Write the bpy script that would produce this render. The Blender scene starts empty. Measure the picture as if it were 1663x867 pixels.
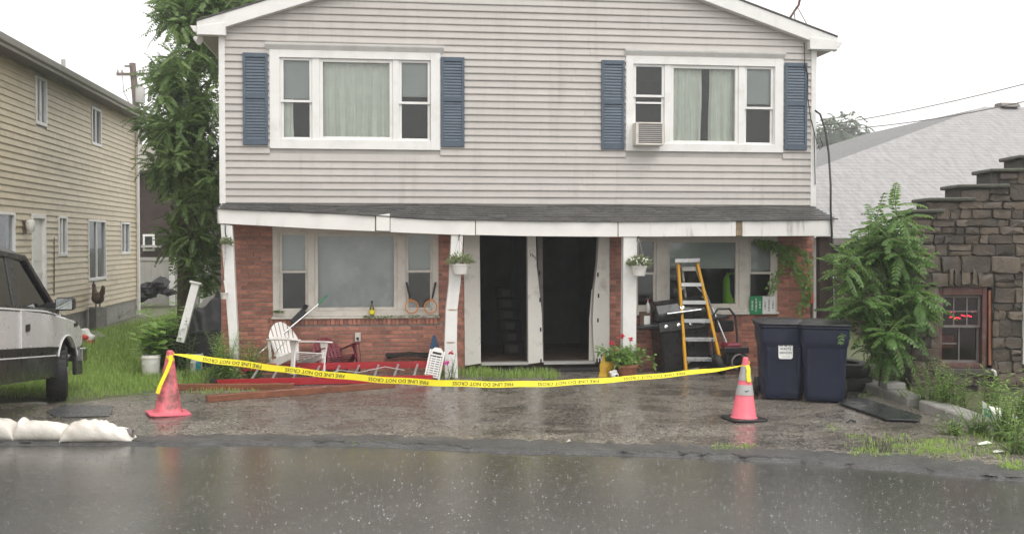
import bpy, bmesh, math, random
from mathutils import Vector, Matrix, Euler
random.seed(11)
R = math.radians
sc = bpy.context.scene
COL = sc.collection

# ---------------------------------------------------------------- camera, sky, sun, exposure
HC, YAW, PITCH, FPX = 2.15, R(7.1), R(1.33), 1700.0
cd = bpy.data.cameras.new('camera'); cam = bpy.data.objects.new('camera', cd); COL.objects.link(cam)
cam.location = (0, 0, HC); cam.rotation_euler = (R(90) - PITCH, 0, -YAW)
cd.sensor_width = 36; cd.lens = 36 * FPX / 1663; cd.clip_start = .1; cd.clip_end = 900
sc.camera = cam

SUN_EL, SUN_AZ = R(58), R(150)          # azimuth clockwise from +Y: high, behind the camera's right shoulder
w = bpy.data.worlds.new('World'); sc.world = w; w.use_nodes = True
nt = w.node_tree; nt.nodes.clear()
out = nt.nodes.new('ShaderNodeOutputWorld'); bg = nt.nodes.new('ShaderNodeBackground')
sky = nt.nodes.new('ShaderNodeTexSky'); sky.sky_type = 'NISHITA'; sky.sun_disc = False
sky.sun_elevation = SUN_EL; sky.sun_rotation = SUN_AZ; sky.air_density = 1.0; sky.dust_density = 6.0; sky.ozone_density = 1.0
hs = nt.nodes.new('ShaderNodeHueSaturation'); hs.inputs['Saturation'].default_value = .06
mx = nt.nodes.new('ShaderNodeMix'); mx.data_type = 'RGBA'; mx.inputs['Factor'].default_value = .72
mx.inputs['B'].default_value = (14.2, 14.0, 13.7, 1)      # even overcast deck over the clear-air sky
nt.links.new(sky.outputs[0], hs.inputs['Color']); nt.links.new(hs.outputs[0], mx.inputs['A'])
nt.links.new(mx.outputs['Result'], bg.inputs['Color']); bg.inputs['Strength'].default_value = .1
nt.links.new(bg.outputs[0], out.inputs['Surface'])

sd = bpy.data.lights.new('sun', 'SUN'); sd.energy = .9; sd.angle = R(40); sd.color = (1, .97, .93)
so = bpy.data.objects.new('sun', sd); COL.objects.link(so)
sdir = Vector((math.sin(SUN_AZ) * math.cos(SUN_EL), math.cos(SUN_AZ) * math.cos(SUN_EL), math.sin(SUN_EL)))
so.rotation_euler = sdir.to_track_quat('Z', 'Y').to_euler(); so.location = (0, 0, 30)
vs = sc.view_settings
vs.view_transform = 'Standard'; vs.look = 'None'; vs.exposure = .42; vs.gamma = 1; vs.use_curve_mapping = False
sc.cycles.use_denoising = True
sc.cycles.max_bounces = 7; sc.cycles.transparent_max_bounces = 14; sc.cycles.volume_bounces = 0

# ---------------------------------------------------------------- layout helpers
fwd = Vector((math.sin(YAW) * math.cos(PITCH), math.cos(YAW) * math.cos(PITCH), -math.sin(PITCH)))
rgt = Vector((math.cos(YAW), -math.sin(YAW), 0)); upv = rgt.cross(fwd); CP = Vector((0, 0, HC))
def ray(px, py): return fwd + rgt * ((px - 831.5) / FPX) + upv * ((433.5 - py) / FPX)
def G(px, py, z=0.):
    d = ray(px, py); return CP + d * ((z - HC) / d.z)
def PY(px, py, Y):
    d = ray(px, py); return CP + d * (Y / d.y)
def PX(px, py, X):
    d = ray(px, py); return CP + d * (X / d.x)
def V(*a): return Vector(a)
def lerp(a, b, t): return a + (b - a) * t
def poly(pts, x):
    if x <= pts[0][0]: return pts[0][1]
    for (a, b), (c, d) in zip(pts, pts[1:]):
        if x <= c: return b + (d - b) * (x - a) / (c - a)
    return pts[-1][1]

# ---------------------------------------------------------------- objects
def wm(o):
    m = o.matrix_parent_inverse @ o.matrix_basis if o.parent else o.matrix_basis.copy()
    return wm(o.parent) @ m if o.parent else m
def basis(o):
    o.matrix_basis = Matrix.LocRotScale(o.location, o.rotation_euler, o.scale)
def tag(o, label=None, cat=None, group=None, kind=None):
    if label: o['label'] = label
    if cat: o['category'] = cat
    if group: o['group'] = group
    if kind: o['kind'] = kind
    return o
def thing(name, label, cat, loc=(0, 0, 0), rot=(0, 0, 0), group=None, scale=1):
    o = bpy.data.objects.new(name, None); COL.objects.link(o); o.empty_display_size = .1
    o.matrix_basis = Matrix.LocRotScale(Vector(loc), Euler(rot), Vector((scale,) * 3))
    return tag(o, label, cat, group)
class MB:
    def __init__(s): s.v = []; s.f = []
    def add(s, vs, fs):
        n = len(s.v); s.v += [tuple(p) for p in vs]; s.f += [tuple(i + n for i in f) for f in fs]; return s
    def hexa(s, p): return s.add(p, [(0, 3, 2, 1), (4, 5, 6, 7), (0, 1, 5, 4), (1, 2, 6, 5), (2, 3, 7, 6), (3, 0, 4, 7)])
    def box(s, x0, x1, y0, y1, z0, z1, m=None):
        p = [V(x0, y0, z0), V(x1, y0, z0), V(x1, y1, z0), V(x0, y1, z0), V(x0, y0, z1), V(x1, y0, z1), V(x1, y1, z1), V(x0, y1, z1)]
        if m: p = [m @ q for q in p]
        return s.hexa(p)
    def bar(s, a, b, w, h, up=(0, 0, 1)):                 # box beam from a to b
        a, b = Vector(a), Vector(b); d = (b - a).normalized(); u = Vector(up)
        sx = d.cross(u)
        if sx.length < 1e-4: sx = d.cross(V(1, 0, 0))
        sx.normalize(); sz = sx.cross(d).normalized(); sx *= w / 2; sz *= h / 2
        return s.hexa([a - sx - sz, a + sx - sz, b + sx - sz, b - sx - sz, a - sx + sz, a + sx + sz, b + sx + sz, b - sx + sz])
    def prism(s, pts, off):                               # polygon (3-D points) swept by a vector
        pts = [Vector(p) for p in pts]; off = Vector(off); n = len(pts)
        fs = [tuple(range(n))[::-1], tuple(range(n, 2 * n))] + [(i, (i + 1) % n, n + (i + 1) % n, n + i) for i in range(n)]
        return s.add(pts + [p + off for p in pts], fs)
    def tube(s, pts, r, n=6, cap=True):
        pts = [Vector(p) for p in pts]; rs = r if isinstance(r, (list, tuple)) else [r] * len(pts); vs = []; prev = None
        for i, p in enumerate(pts):
            d = (pts[min(i + 1, len(pts) - 1)] - pts[max(i - 1, 0)]).normalized()
            if prev is None:
                a = d.cross(V(0, 0, 1))
                if a.length < .05: a = d.cross(V(1, 0, 0))
            else: a = prev - d * prev.dot(d)
            a.normalize(); prev = a; b = d.cross(a)
            vs += [p + (a * math.cos(t) + b * math.sin(t)) * rs[i] for t in (2 * math.pi * k / n for k in range(n))]
        fs = [(i * n + k, i * n + (k + 1) % n, (i + 1) * n + (k + 1) % n, (i + 1) * n + k) for i in range(len(pts) - 1) for k in range(n)]
        if cap: fs += [tuple(range(n))[::-1], tuple(range((len(pts) - 1) * n, len(pts) * n))]
        return s.add(vs, fs)
    def lathe(s, prof, n=16, c=(0, 0, 0), m=None, cap=True):
        c = Vector(c); vs = []
        for r, z in prof: vs += [V(r * math.cos(t), r * math.sin(t), z) + c for t in (2 * math.pi * k / n for k in range(n))]
        if m: vs = [m @ q for q in vs]
        fs = [(i * n + k, i * n + (k + 1) % n, (i + 1) * n + (k + 1) % n, (i + 1) * n + k) for i in range(len(prof) - 1) for k in range(n)]
        if cap: fs += [tuple(range(n))[::-1], tuple(range((len(prof) - 1) * n, len(prof) * n))]
        return s.add(vs, fs)
    def grid(s, fn, nu, nv):
        vs = [fn(i / nu, j / nv) for j in range(nv + 1) for i in range(nu + 1)]
        fs = [(j * (nu + 1) + i, j * (nu + 1) + i + 1, (j + 1) * (nu + 1) + i + 1, (j + 1) * (nu + 1) + i) for j in range(nv) for i in range(nu)]
        return s.add(vs, fs)
    def blob(s, c, r, n=8, m=6, jit=0, rs=random):
        c = Vector(c); r = Vector(r) if not isinstance(r, (int, float)) else V(r, r, r); prof = []
        vs = []
        for j in range(m + 1):
            a = -math.pi / 2 + math.pi * j / m
            for k in range(n):
                t = 2 * math.pi * k / n; q = 1 + jit * rs.uniform(-1, 1)
                vs.append(c + V(r.x * math.cos(a) * math.cos(t) * q, r.y * math.cos(a) * math.sin(t) * q, r.z * math.sin(a) * q))
        return s.add(vs, [(j * n + k, j * n + (k + 1) % n, (j + 1) * n + (k + 1) % n, (j + 1) * n + k) for j in range(m) for k in range(n)])
    def mesh(s, name, bevel=0, smooth=None, fixn=True):
        me = bpy.data.meshes.new(name); bm = bmesh.new()
        vs = [bm.verts.new(p) for p in s.v]
        for f in s.f:
            try: bm.faces.new([vs[i] for i in f])
            except ValueError: pass
        if fixn: bmesh.ops.recalc_face_normals(bm, faces=bm.faces)
        if bevel: bmesh.ops.bevel(bm, geom=list(bm.edges), offset=bevel, segments=1, affect='EDGES', clamp_overlap=True)
        bm.to_mesh(me); bm.free()
        if smooth is not None:
            for p in me.polygons: p.use_smooth = True
            me.set_sharp_from_angle(angle=R(smooth))
        return me
def link(name, me, mat, parent=None, local=False):
    o = bpy.data.objects.new(name, me); COL.objects.link(o)
    if mat and not me.materials: me.materials.append(MAT[mat] if isinstance(mat, str) else mat)
    if parent:
        o.parent = parent
        if not local: o.matrix_parent_inverse = wm(parent).inverted()
    return o
def obj(name, mb, mat, parent=None, bevel=0, smooth=None, local=False, fixn=True):
    return link(name, mb.mesh(name, bevel, smooth, fixn), mat, parent, local)
def copy_tree(o, parent=None):
    c = o.copy(); COL.objects.link(c)
    if parent: c.parent = parent; c.matrix_parent_inverse = o.matrix_parent_inverse.copy()
    for ch in [k for k in KIDS(o)]: copy_tree(ch, c)
    return c
def KIDS(o): return [k for k in list(COL.objects) if k.parent == o]
def place(o, loc, rot=(0, 0, 0), scale=1): o.matrix_basis = Matrix.LocRotScale(Vector(loc), Euler(rot), Vector((scale,) * 3))

_tc = {}
def text_mesh(body, size):
    """flat lettering as (verts, faces) in the XY plane, centred"""
    if body not in _tc:
        cu = bpy.data.curves.new('lettering', 'FONT'); cu.body = body; cu.size = 1; cu.align_x = 'CENTER'; cu.align_y = 'CENTER'; cu.resolution_u = 2; cu.offset = .012
        o = bpy.data.objects.new('lettering', cu); COL.objects.link(o); bpy.context.view_layer.update()
        ev = o.evaluated_get(bpy.context.evaluated_depsgraph_get()); me = ev.to_mesh()
        _tc[body] = ([v.co.copy() for v in me.vertices], [tuple(p.vertices) for p in me.polygons])
        ev.to_mesh_clear(); bpy.data.objects.remove(o); bpy.data.curves.remove(cu)
    vs, fs = _tc[body]; return [v * size for v in vs], fs

# ---------------------------------------------------------------- materials
MAT = {}
class NT:
    def __init__(s, name):
        s.m = bpy.data.materials.new(name); s.m.use_nodes = True; s.t = s.m.node_tree; s.t.nodes.clear()
        s.out = s.n('ShaderNodeOutputMaterial'); MAT[name] = s.m
    def n(s, kind, **kw):
        x = s.t.nodes.new(kind)
        for k, v in kw.items(): setattr(x, k, v)
        return x
    def l(s, a, b): s.t.links.new(a, b)
    def set(s, sock, v):
        if hasattr(v, 'links') or isinstance(v, bpy.types.NodeSocket): s.l(v, sock)
        else: sock.default_value = v
    def math(s, op, a, b=0., c=None, clamp=False):
        x = s.n('ShaderNodeMath', operation=op, use_clamp=clamp); s.set(x.inputs[0], a); s.set(x.inputs[1], b)
        if c is not None: s.set(x.inputs[2], c)
        return x.outputs[0]
    def mix(s, f, a, b):
        x = s.n('ShaderNodeMix', data_type='RGBA'); s.set(x.inputs['Factor'], f)
        s.set(x.inputs['A'], a if not isinstance(a, tuple) else (*a, 1)[:4]); s.set(x.inputs['B'], b if not isinstance(b, tuple) else (*b, 1)[:4])
        return x.outputs['Result']
    def mul(s, col, fac):
        x = s.n('ShaderNodeVectorMath', operation='SCALE'); s.set(x.inputs[0], col if not isinstance(col, tuple) else col[:3]); s.set(x.inputs['Scale'], fac); return x.outputs[0]
    def coord(s, kind='Object', rnd=True):
        tc = s.n('ShaderNodeTexCoord').outputs[kind]
        if not rnd: return tc
        oi = s.n('ShaderNodeObjectInfo'); k = s.math('MULTIPLY', oi.outputs['Random'], 37.)
        a = s.n('ShaderNodeVectorMath', operation='ADD'); s.l(tc, a.inputs[0]); s.l(k, a.inputs[1]); return a.outputs[0]
    def world(s): return s.n('ShaderNodeNewGeometry').outputs['Position']
    def noise(s, co, scale, detail=4, rough=.55, sy=None):
        if sy:
            m = s.n('ShaderNodeVectorMath', operation='MULTIPLY'); s.l(co, m.inputs[0]); m.inputs[1].default_value = sy; co = m.outputs[0]
        x = s.n('ShaderNodeTexNoise'); s.l(co, x.inputs['Vector']); x.inputs['Scale'].default_value = scale; x.inputs['Detail'].default_value = detail; x.inputs['Roughness'].default_value = rough
        return x.outputs['Fac']
    def rng(s, v, a, b, c, d, clamp=True):
        x = s.n('ShaderNodeMapRange', clamp=clamp); s.set(x.inputs[0], v)
        for i, q in enumerate((a, b, c, d)): s.set(x.inputs[i + 1], q)
        return x.outputs[0]
    def bump(s, h, strength=.3, dist=.01, nrm=None):
        x = s.n('ShaderNodeBump'); x.inputs['Strength'].default_value = strength; x.inputs['Distance'].default_value = dist; s.l(h, x.inputs['Height'])
        if nrm: s.l(nrm, x.inputs['Normal'])
        return x.outputs[0]
    def bsdf(s, col, rough=.5, nrm=None, spec=.5, metal=0, **kw):
        b = s.n('ShaderNodeBsdfPrincipled'); s.set(b.inputs['Base Color'], col if not isinstance(col, tuple) else (*col, 1)[:4]); s.set(b.inputs['Roughness'], rough)
        s.set(b.inputs['Specular IOR Level'], spec); s.set(b.inputs['Metallic'], metal)
        for k, v in kw.items(): s.set(b.inputs[k.replace('_', ' ')], v)
        if nrm: s.l(nrm, b.inputs['Normal'])
        return b.outputs[0]
    def done(s, sh): s.l(sh, s.out.inputs['Surface']); return s.m
def mat(name, col, rough=.5, var=.15, scale=5, bump=0, bscale=60, spec=.5, metal=0, orand=0, irand=0, dirt=None, damt=.5, dscale=2.5, dlo=.5, dhi=.7, stretch=None, coat=0):
    t = NT(name); co = t.coord()
    f = t.rng(t.noise(co, scale, 6, sy=stretch), .25, .75, 1 - var, 1 + var)
    if orand: f = t.math('MULTIPLY', f, t.rng(t.n('ShaderNodeObjectInfo').outputs['Random'], 0, 1, 1 - orand, 1 + orand))
    if irand: f = t.math('MULTIPLY', f, t.rng(t.n('ShaderNodeNewGeometry').outputs['Random Per Island'], 0, 1, 1 - irand, 1 + irand))
    c = t.mul(col, f)
    if dirt:
        d = t.math('MULTIPLY', t.rng(t.noise(co, dscale, 7, .65), dlo, dhi, 0, 1), damt); c = t.mix(d, c, dirt)
    r = t.rng(t.noise(co, scale * 1.7, 4), .3, .7, max(.03, rough - .1), min(1, rough + .1))
    nrm = t.bump(t.noise(co, bscale, 4, sy=stretch), bump) if bump else None
    kw = dict(Coat_Weight=coat, Coat_Roughness=.08) if coat else {}
    return t.done(t.bsdf(c, r, nrm, spec, metal, **kw))
DIRT = (.09, .075, .055)
t = NT('siding'); co = t.world(); oi = t.n('ShaderNodeObjectInfo').outputs['Random']
streak = t.noise(co, 1.0, 6, .65, sy=(7, 1, .45)); blot = t.noise(co, .7, 5, .6)
f = t.math('MULTIPLY', t.rng(oi, 0, 1, .955, 1.045), t.rng(t.noise(co, 3, 5), .3, .7, .965, 1.035))
g_ = t.math('MULTIPLY', t.rng(streak, .50, .75, 0, .55), t.rng(blot, .40, .62, .15, 1))
t.done(t.bsdf(t.mix(g_, t.mul((.482, .454, .424), f), (.31, .285, .25)), .42, t.bump(t.noise(co, 2.3, 3, sy=(1, 1, 3)), .05, .03)))
t = NT('fascia'); co = t.world(); st_ = t.noise(co, 1.0, 5, .6, sy=(9, 1, 1.1)); bl = t.noise(co, 1.1, 4); dm = t.math('MULTIPLY', t.rng(st_, .56, .74, 0, .75), t.rng(bl, .42, .6, 0, 1))
t.done(t.bsdf(t.mix(dm, t.mul((.80, .785, .75), t.rng(t.noise(co, 3, 4), .3, .7, .95, 1.04)), (.20, .165, .12)), .4, t.bump(t.noise(co, 4, 3), .06, .02)))
mat('siding_tan', (.57, .485, .345), .45, .07, 3, .05, 30, orand=.04, dirt=(.26, .235, .155), damt=.45, dscale=.5, dlo=.52, dhi=.72)
mat('trim', (.80, .79, .77), .38, .04, 4, .03, 30, dirt=(.50, .47, .42), damt=.35, dscale=3)
mat('trim_dirty', (.72, .69, .64), .42, .07, 4, .06, 25, dirt=(.20, .17, .13), damt=.55, dscale=4, dlo=.54, dhi=.74)
mat('vinyl', (.66, .62, .56), .4, .06, 4, 0, dirt=(.35, .31, .25), damt=.4, dscale=5)
mat('shutter', (.075, .103, .138), .45, .12, 8, .05, 50, orand=.05, dirt=(.13, .17, .21), damt=.4)
mat('mortar', (.36, .31, .28), .8, .15, 20, .4, 90)
mat('brick', (.40, .165, .112), .5, .25, 14, .35, 60, orand=.32, dirt=(.12, .06, .05), damt=.55, dscale=6)
mat('brick_mass', (.40, .165, .112), .5, .25, 14, .35, 60, irand=.32, dirt=(.12, .06, .05), damt=.55, dscale=6)
mat('shingle', (.062, .060, .058), .42, .3, 9, .5, 120, irand=.25, dirt=(.11, .105, .10), damt=.5, dscale=1.2)
mat('wood_dark', (.10, .055, .035), .5, .3, 6, .2, 40, stretch=(1, 1, .2))
mat('wood_wet', (.23, .085, .045), .22, .3, 5, .15, 40, stretch=(.25, 2.5, 2.5), orand=.15, dirt=(.10, .04, .025), damt=.6)
mat('wood_raw', (.36, .27, .17), .7, .3, 12, .3, 40, dirt=DIRT, damt=.5)
mat('soffit', (.42, .40, .37), .6, .1, 3)
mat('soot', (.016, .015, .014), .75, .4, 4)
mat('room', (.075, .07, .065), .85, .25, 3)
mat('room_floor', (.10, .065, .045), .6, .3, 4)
mat('curtain', (.83, .87, .78), .85, .08, 5, 0)
mat('sheer', (.46, .49, .49), .9, .2, 2.2, 0, dirt=(.66, .69, .69), damt=.6, dscale=2.4)
mat('shade', (.46, .50, .49), .8, .08, 3)
mat('concrete', (.27, .26, .245), .55, .2, 6, .3, 60, dirt=(.10, .095, .085), damt=.6)
mat('black_plastic', (.016, .016, .018), .38, .25, 6, .06, 40)
mat('black_metal', (.014, .014, .015), .32, .3, 6, .05, 60, dirt=(.05, .045, .04), damt=.4)
mat('black_tarp', (.012, .013, .015), .5, .3, 5, .3, 12)
mat('bin_blue', (.009, .014, .038), .42, .15, 5, .08, 50, dirt=(.035, .04, .055), damt=.5, dscale=3)
mat('white_plastic', (.78, .76, .73), .35, .04, 5, 0, dirt=(.45, .42, .36), damt=.25, dscale=5)
mat('maroon_plastic', (.17, .018, .035), .38, .12, 5, 0)
mat('cone_pink', (.76, .145, .195), .45, .12, 6, .05, 30, dirt=(.30, .10, .08), damt=.45, dscale=6)
mat('cone_dirty', (.74, .165, .20), .5, .14, 6, .05, 30, dirt=(.16, .065, .05), damt=.85, dscale=5, dlo=.45, dhi=.62)
mat('reflective', (.44, .43, .42), .4, .1, 8, 0, dirt=(.3, .28, .26), damt=.5, dscale=9)
mat('tape', (.86, .74, .015), .38, .06, 3, 0)
mat('ink', (.012, .012, .012), .5, .1)
mat('ink_grey', (.12, .13, .14), .5, .1)
mat('ladder_red', (.40, .022, .03), .34, .15, 5, .05, 40, dirt=(.12, .02, .02), damt=.45)
mat('ladder_yellow', (.72, .36, .02), .4, .1, 6, 0, dirt=(.3, .18, .05), damt=.4, dscale=8)
mat('aluminium', (.62, .62, .62), .32, .08, 6, 0, metal=.75)
mat('chrome', (.7, .7, .7), .15, .05, 6, 0, metal=1)
mat('rubber', (.014, .014, .014), .6, .25, 20, .15, 90)
mat('sandbag', (.74, .70, .63), .6, .06, 6, .7, 55, dirt=(.40, .35, .27), damt=.6, dscale=4.5, dlo=.48, dhi=.72)
mat('truck_silver', (.62, .61, .60), .28, .03, 2, 0, metal=.1, coat=.5, dirt=(.44, .42, .40), damt=.3, dscale=1.2)
mat('truck_dark', (.020, .020, .022), .3, .15, 4, 0, coat=.4, dirt=(.035, .033, .031), damt=.5)
mat('stripe_white', (.75, .74, .73), .4, .05)
mat('bark', (.10, .08, .06), .8, .3, 14, .6, 40, stretch=(3, 3, .5))
mat('stem', (.12, .16, .05), .6, .3, 10)
mat('pole_wood', (.17, .13, .115), .8, .25, 6)
mat('cable', (.012, .012, .012), .5, .1)
mat('green_sign', (.03, .24, .10), .4, .06, 5)
mat('paper', (.74, .75, .72), .5, .04, 5)
mat('orange', (.80, .30, .06), .4, .1, 6)
mat('red_paint', (.55, .04, .02), .4, .1, 6)
mat('yellow_bag', (.75, .47, .03), .4, .2, 7, .3, 18, dirt=(.45, .12, .02), damt=.7, dscale=6)
mat('terracotta', (.28, .11, .06), .6, .15, 8)
mat('lime', (.34, .78, .06), .6, .05)
mat('skin', (.45, .27, .2), .5, .06)
mat('navy_cloth', (.02, .025, .05), .8, .15)
mat('blue_tool', (.035, .085, .17), .45, .1)
mat('teal_label', (.02, .28, .36), .45, .1)
mat('rust_frame', (.105, .042, .038), .6, .35, 8, .2, 40, dirt=(.20, .16, .14), damt=.6, dscale=5)
mat('grey_frame', (.17, .15, .14), .6, .25, 8, .1, 40)
mat('brown_wall', (.045, .028, .022), .8, .3, 3)
mat('pale_wall', (.50, .47, .40), .7, .1, 3)
mat('fence_vinyl', (.46, .45, .43), .5, .08, 3)
mat('dirt', (.055, .045, .033), .8, .35, 5, .6, 25)
mat('steel_mat', (.035, .038, .040), .2, .3, 4, .15, 18)
mat('patch', (.088, .089, .092), .3, .25, 8, .3, 60)
mat('clay_brown', (.09, .055, .035), .6, .35, 12, .3, 30)
mat('grey_box', (.45, .44, .42), .5, .1)
mat('flower_red', (.55, .02, .05), .6, .2, irand=.3)
mat('flower_pink', (.70, .06, .35), .6, .2, irand=.3)
mat('flower_white', (.75, .74, .70), .6, .1)
mat('stone', (.072, .057, .043), .5, .4, 11, .9, 22, orand=.6, dirt=(.20, .135, .085), damt=.55, dscale=3, dlo=.5, dhi=.8)
mat('stone_mortar', (.075, .068, .058), .85, .25, 12, .6, 60)
mat('cap_stone', (.095, .095, .08), .6, .3, 10, .5, 30, dirt=(.07, .085, .04), damt=.6)

def leafmat(name, c0, c1, c2, rough=.38, transl=.3, spec=.4):
    t = NT(name); g = t.n('ShaderNodeNewGeometry'); r = g.outputs['Random Per Island']
    cl = t.noise(g.outputs['Position'], 1.6, 3)
    f = t.math('ADD', t.math('MULTIPLY', r, .6), t.rng(cl, .3, .7, 0, .4))
    c = t.mix(t.rng(f, 0, .5, 0, 1), c0, c1); c = t.mix(t.rng(f, .5, 1, 0, 1), c, c2)
    b = t.bsdf(c, rough, None, spec)
    tr = t.n('ShaderNodeBsdfTranslucent'); t.l(t.mul(c, 1.3), tr.inputs['Color'])
    ms = t.n('ShaderNodeMixShader'); ms.inputs[0].default_value = transl + .1; t.l(b, ms.inputs[1]); t.l(tr.outputs[0], ms.inputs[2])
    return t.done(ms.outputs[0])
leafmat('leaf_tree', (.080, .145, .040), (.135, .225, .060), (.220, .330, .095))
leafmat('leaf_ailanthus', (.056, .125, .030), (.098, .200, .046), (.175, .310, .075))
leafmat('leaf_weed', (.105, .200, .040), (.160, .285, .058), (.250, .390, .095))
leafmat('leaf_pale', (.10, .14, .06), (.17, .21, .09), (.28, .31, .15))
leafmat('leaf_far', (.045, .075, .035), (.065, .105, .045), (.09, .135, .06))
leafmat('grass_blade', (.205, .320, .075), (.290, .420, .105), (.400, .530, .160), .5)
leafmat('leaf_bright', (.180, .305, .072), (.260, .410, .105), (.380, .530, .165))

def glass(name, tint=(1, 1, 1), refl=1.0, rough=.02, ior=1.5):
    t = NT(name); fr = t.n('ShaderNodeFresnel'); fr.inputs['IOR'].default_value = ior
    tr = t.n('ShaderNodeBsdfTransparent'); tr.inputs['Color'].default_value = (*tint, 1)
    gl = t.n('ShaderNodeBsdfGlossy'); gl.inputs['Roughness'].default_value = rough
    nb = t.bump(t.noise(t.coord(), 1.3, 2), .05, .02); t.l(nb, gl.inputs['Normal'])
    ms = t.n('ShaderNodeMixShader'); t.l(t.math('MULTIPLY', fr.outputs[0], refl, clamp=True), ms.inputs[0]); t.l(tr.outputs[0], ms.inputs[1]); t.l(gl.outputs[0], ms.inputs[2])
    return t.done(ms.outputs[0])
glass('glass', (.975, .985, .98), 1.0)
glass('glass_dirty', (.94, .95, .94), 1.2, .06)
glass('glass_far', (.9, .92, .95), .4)
glass('glass_truck', (.40, .56, .48), 2.2, .03)
glass('glass_old', (.72, .60, .58), .9, .08)
glass('bottle_glass', (.80, .75, .30), 1.5, .03)
glass('droplet', (.97, .97, .97), 1.7, .2)
t = NT('mirror_glass'); t.done(t.bsdf((.55, .60, .58), .05, None, .5, 1))
t = NT('neon'); e = t.n('ShaderNodeEmission'); e.inputs['Color'].default_value = (1, .02, .06, 1); e.inputs['Strength'].default_value = 6.0; t.done(e.outputs[0])

# wet street asphalt, rippled by rain
def ripple(t, co, scale):
    v = t.n('ShaderNodeTexVoronoi', feature='F1'); t.l(co, v.inputs['Vector']); v.inputs['Scale'].default_value = scale
    d = v.outputs['Distance']; ring = t.math('SINE', t.math('MULTIPLY', d, 42.)); fall = t.rng(d, .05, .5, 1, 0)
    return t.math('MULTIPLY', ring, fall)
t = NT('road_asphalt'); co = t.world()
agg = t.noise(co, 220, 3, .7); big = t.noise(co, .9, 5, .6); mid = t.noise(co, 7, 5, .6)
col = t.mul((.068, .065, .061), t.math('MULTIPLY', t.rng(agg, .3, .7, .5, 1.7), t.rng(big, .3, .7, .8, 1.2)))
wet = t.rng(t.math('ADD', t.math('MULTIPLY', big, .6), t.math('MULTIPLY', mid, .4)), .42, .60, 0, 1)
rough = t.rng(wet, 0, 1, .17, .065)
h = t.math('ADD', t.math('MULTIPLY', agg, .45), t.math('MULTIPLY', t.noise(co, 26, 4, .6), .9))
h = t.math('ADD', h, t.math('MULTIPLY', t.math('ADD', ripple(t, co, 5.), ripple(t, co, 8.3)), .30))
t.done(t.bsdf(col, rough, t.bump(h, .34, .004), .7))
# older driveway asphalt: pale speckle is worn stone aggregate plus wet glints painted in
t = NT('drive_asphalt'); co = t.world()
vz = t.n('ShaderNodeTexVoronoi', feature='F1'); t.l(co, vz.inputs['Vector']); vz.inputs['Scale'].default_value = 68.
sep = t.n('ShaderNodeSeparateColor'); t.l(vz.outputs['Color'], sep.inputs[0])
big = t.noise(co, .8, 6, .62); mid = t.noise(co, 3.0, 6, .65, sy=(.7, 1.2, 1))
stone = t.math('MULTIPLY', t.rng(sep.outputs[0], .45, .95, 0, 1), t.rng(big, .36, .56, .35, 1))  # mask for the stones and the glints put into their colour
col = t.mix(stone, (.052, .047, .041), (.42, .37, .31)); col = t.mul(col, t.rng(mid, .3, .7, .75, 1.3))
wet = t.rng(t.math('ADD', t.math('MULTIPLY', big, .75), t.math('MULTIPLY', mid, .25)), .40, .62, 0, 1)
rough = t.rng(wet, 0, 1, .17, .42)
h = t.math('ADD', t.math('MULTIPLY', vz.outputs['Distance'], -1.0), t.math('MULTIPLY', mid, .12)); h = t.math('MULTIPLY', h, t.rng(wet, 0, 1, .35, 1))
t.done(t.bsdf(col, rough, t.bump(h, .34, .005), .55))
t = NT('berm_asphalt'); co = t.world(); agg = t.noise(co, 130, 4, .7)
gr = t.noise(co, 38, 4, .7); t.done(t.bsdf(t.mul((.085, .083, .081), t.math('MULTIPLY', t.rng(gr, .3, .7, .45, 1.7), t.rng(t.noise(co, 2.2, 6, .65), .3, .7, .55, 1.35))), .40, t.bump(t.math('ADD', gr, agg), .9, .012), .45))
t = NT('soil'); co = t.world(); a = t.noise(co, 6, 6, .65)
t.done(t.bsdf(t.mix(t.rng(a, .4, .65, 0, 1), (.105, .135, .050), (.105, .090, .064)), .6, t.bump(t.noise(co, 30, 5), .8, .02), .4))
t = NT('grey_shingle'); co = t.coord(rnd=False)
sp = t.n('ShaderNodeSeparateXYZ'); t.l(co, sp.inputs[0])
row = t.math('FRACT', t.math('MULTIPLY', sp.outputs[1], 5.0)); wob = t.noise(co, 3.2, 4, .6, sy=(2.2, .6, 1))
c = t.mul((.315, .305, .305), t.math('MULTIPLY', t.rng(wob, .3, .7, .82, 1.18), t.rng(row, 0, .22, .62, 1)))
t.done(t.bsdf(c, .5, t.bump(t.math('ADD', row, t.math('MULTIPLY', wob, 2.)), .5, .03), .4))
# ================================================================ ground
rs = random.Random(3)
edge_lo = [(-700, 726), (-200, 722), (0, 720), (220, 720), (420, 719), (600, 722), (720, 727), (830, 733), (950, 735), (1100, 739), (1300, 749), (1480, 763), (1663, 779), (1800, 790), (2300, 840)]
edge_hi = [(-700, 716), (-200, 713), (0, 711), (220, 711), (420, 709), (600, 711), (720, 715), (830, 720), (950, 723), (1100, 727), (1300, 736), (1480, 748), (1663, 762), (1800, 762), (2300, 800)]
def E(tab, px, z): return G(px, poly(tab, px), z)
xs_e = [-700, -400, -200] + list(range(-120, 1800, 10)) + [1900, 2100, 2300]
mb = MB()
lo = [E(edge_lo, x, -.02) for x in xs_e]
L = [V(-300, lo[0].y + 1, -.012)] + [V(p.x, p.y, -.012) for p in lo] + [V(300, lo[-1].y - 2, -.012)]
far = [V(p.x, 420, -.012) for p in L]
n = len(L); mb.add(L + far, [(i, i + 1, n + i + 1, n + i) for i in range(n - 1)])
tag(obj('ground', mb, 'soil', fixn=True), kind='structure')
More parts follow.
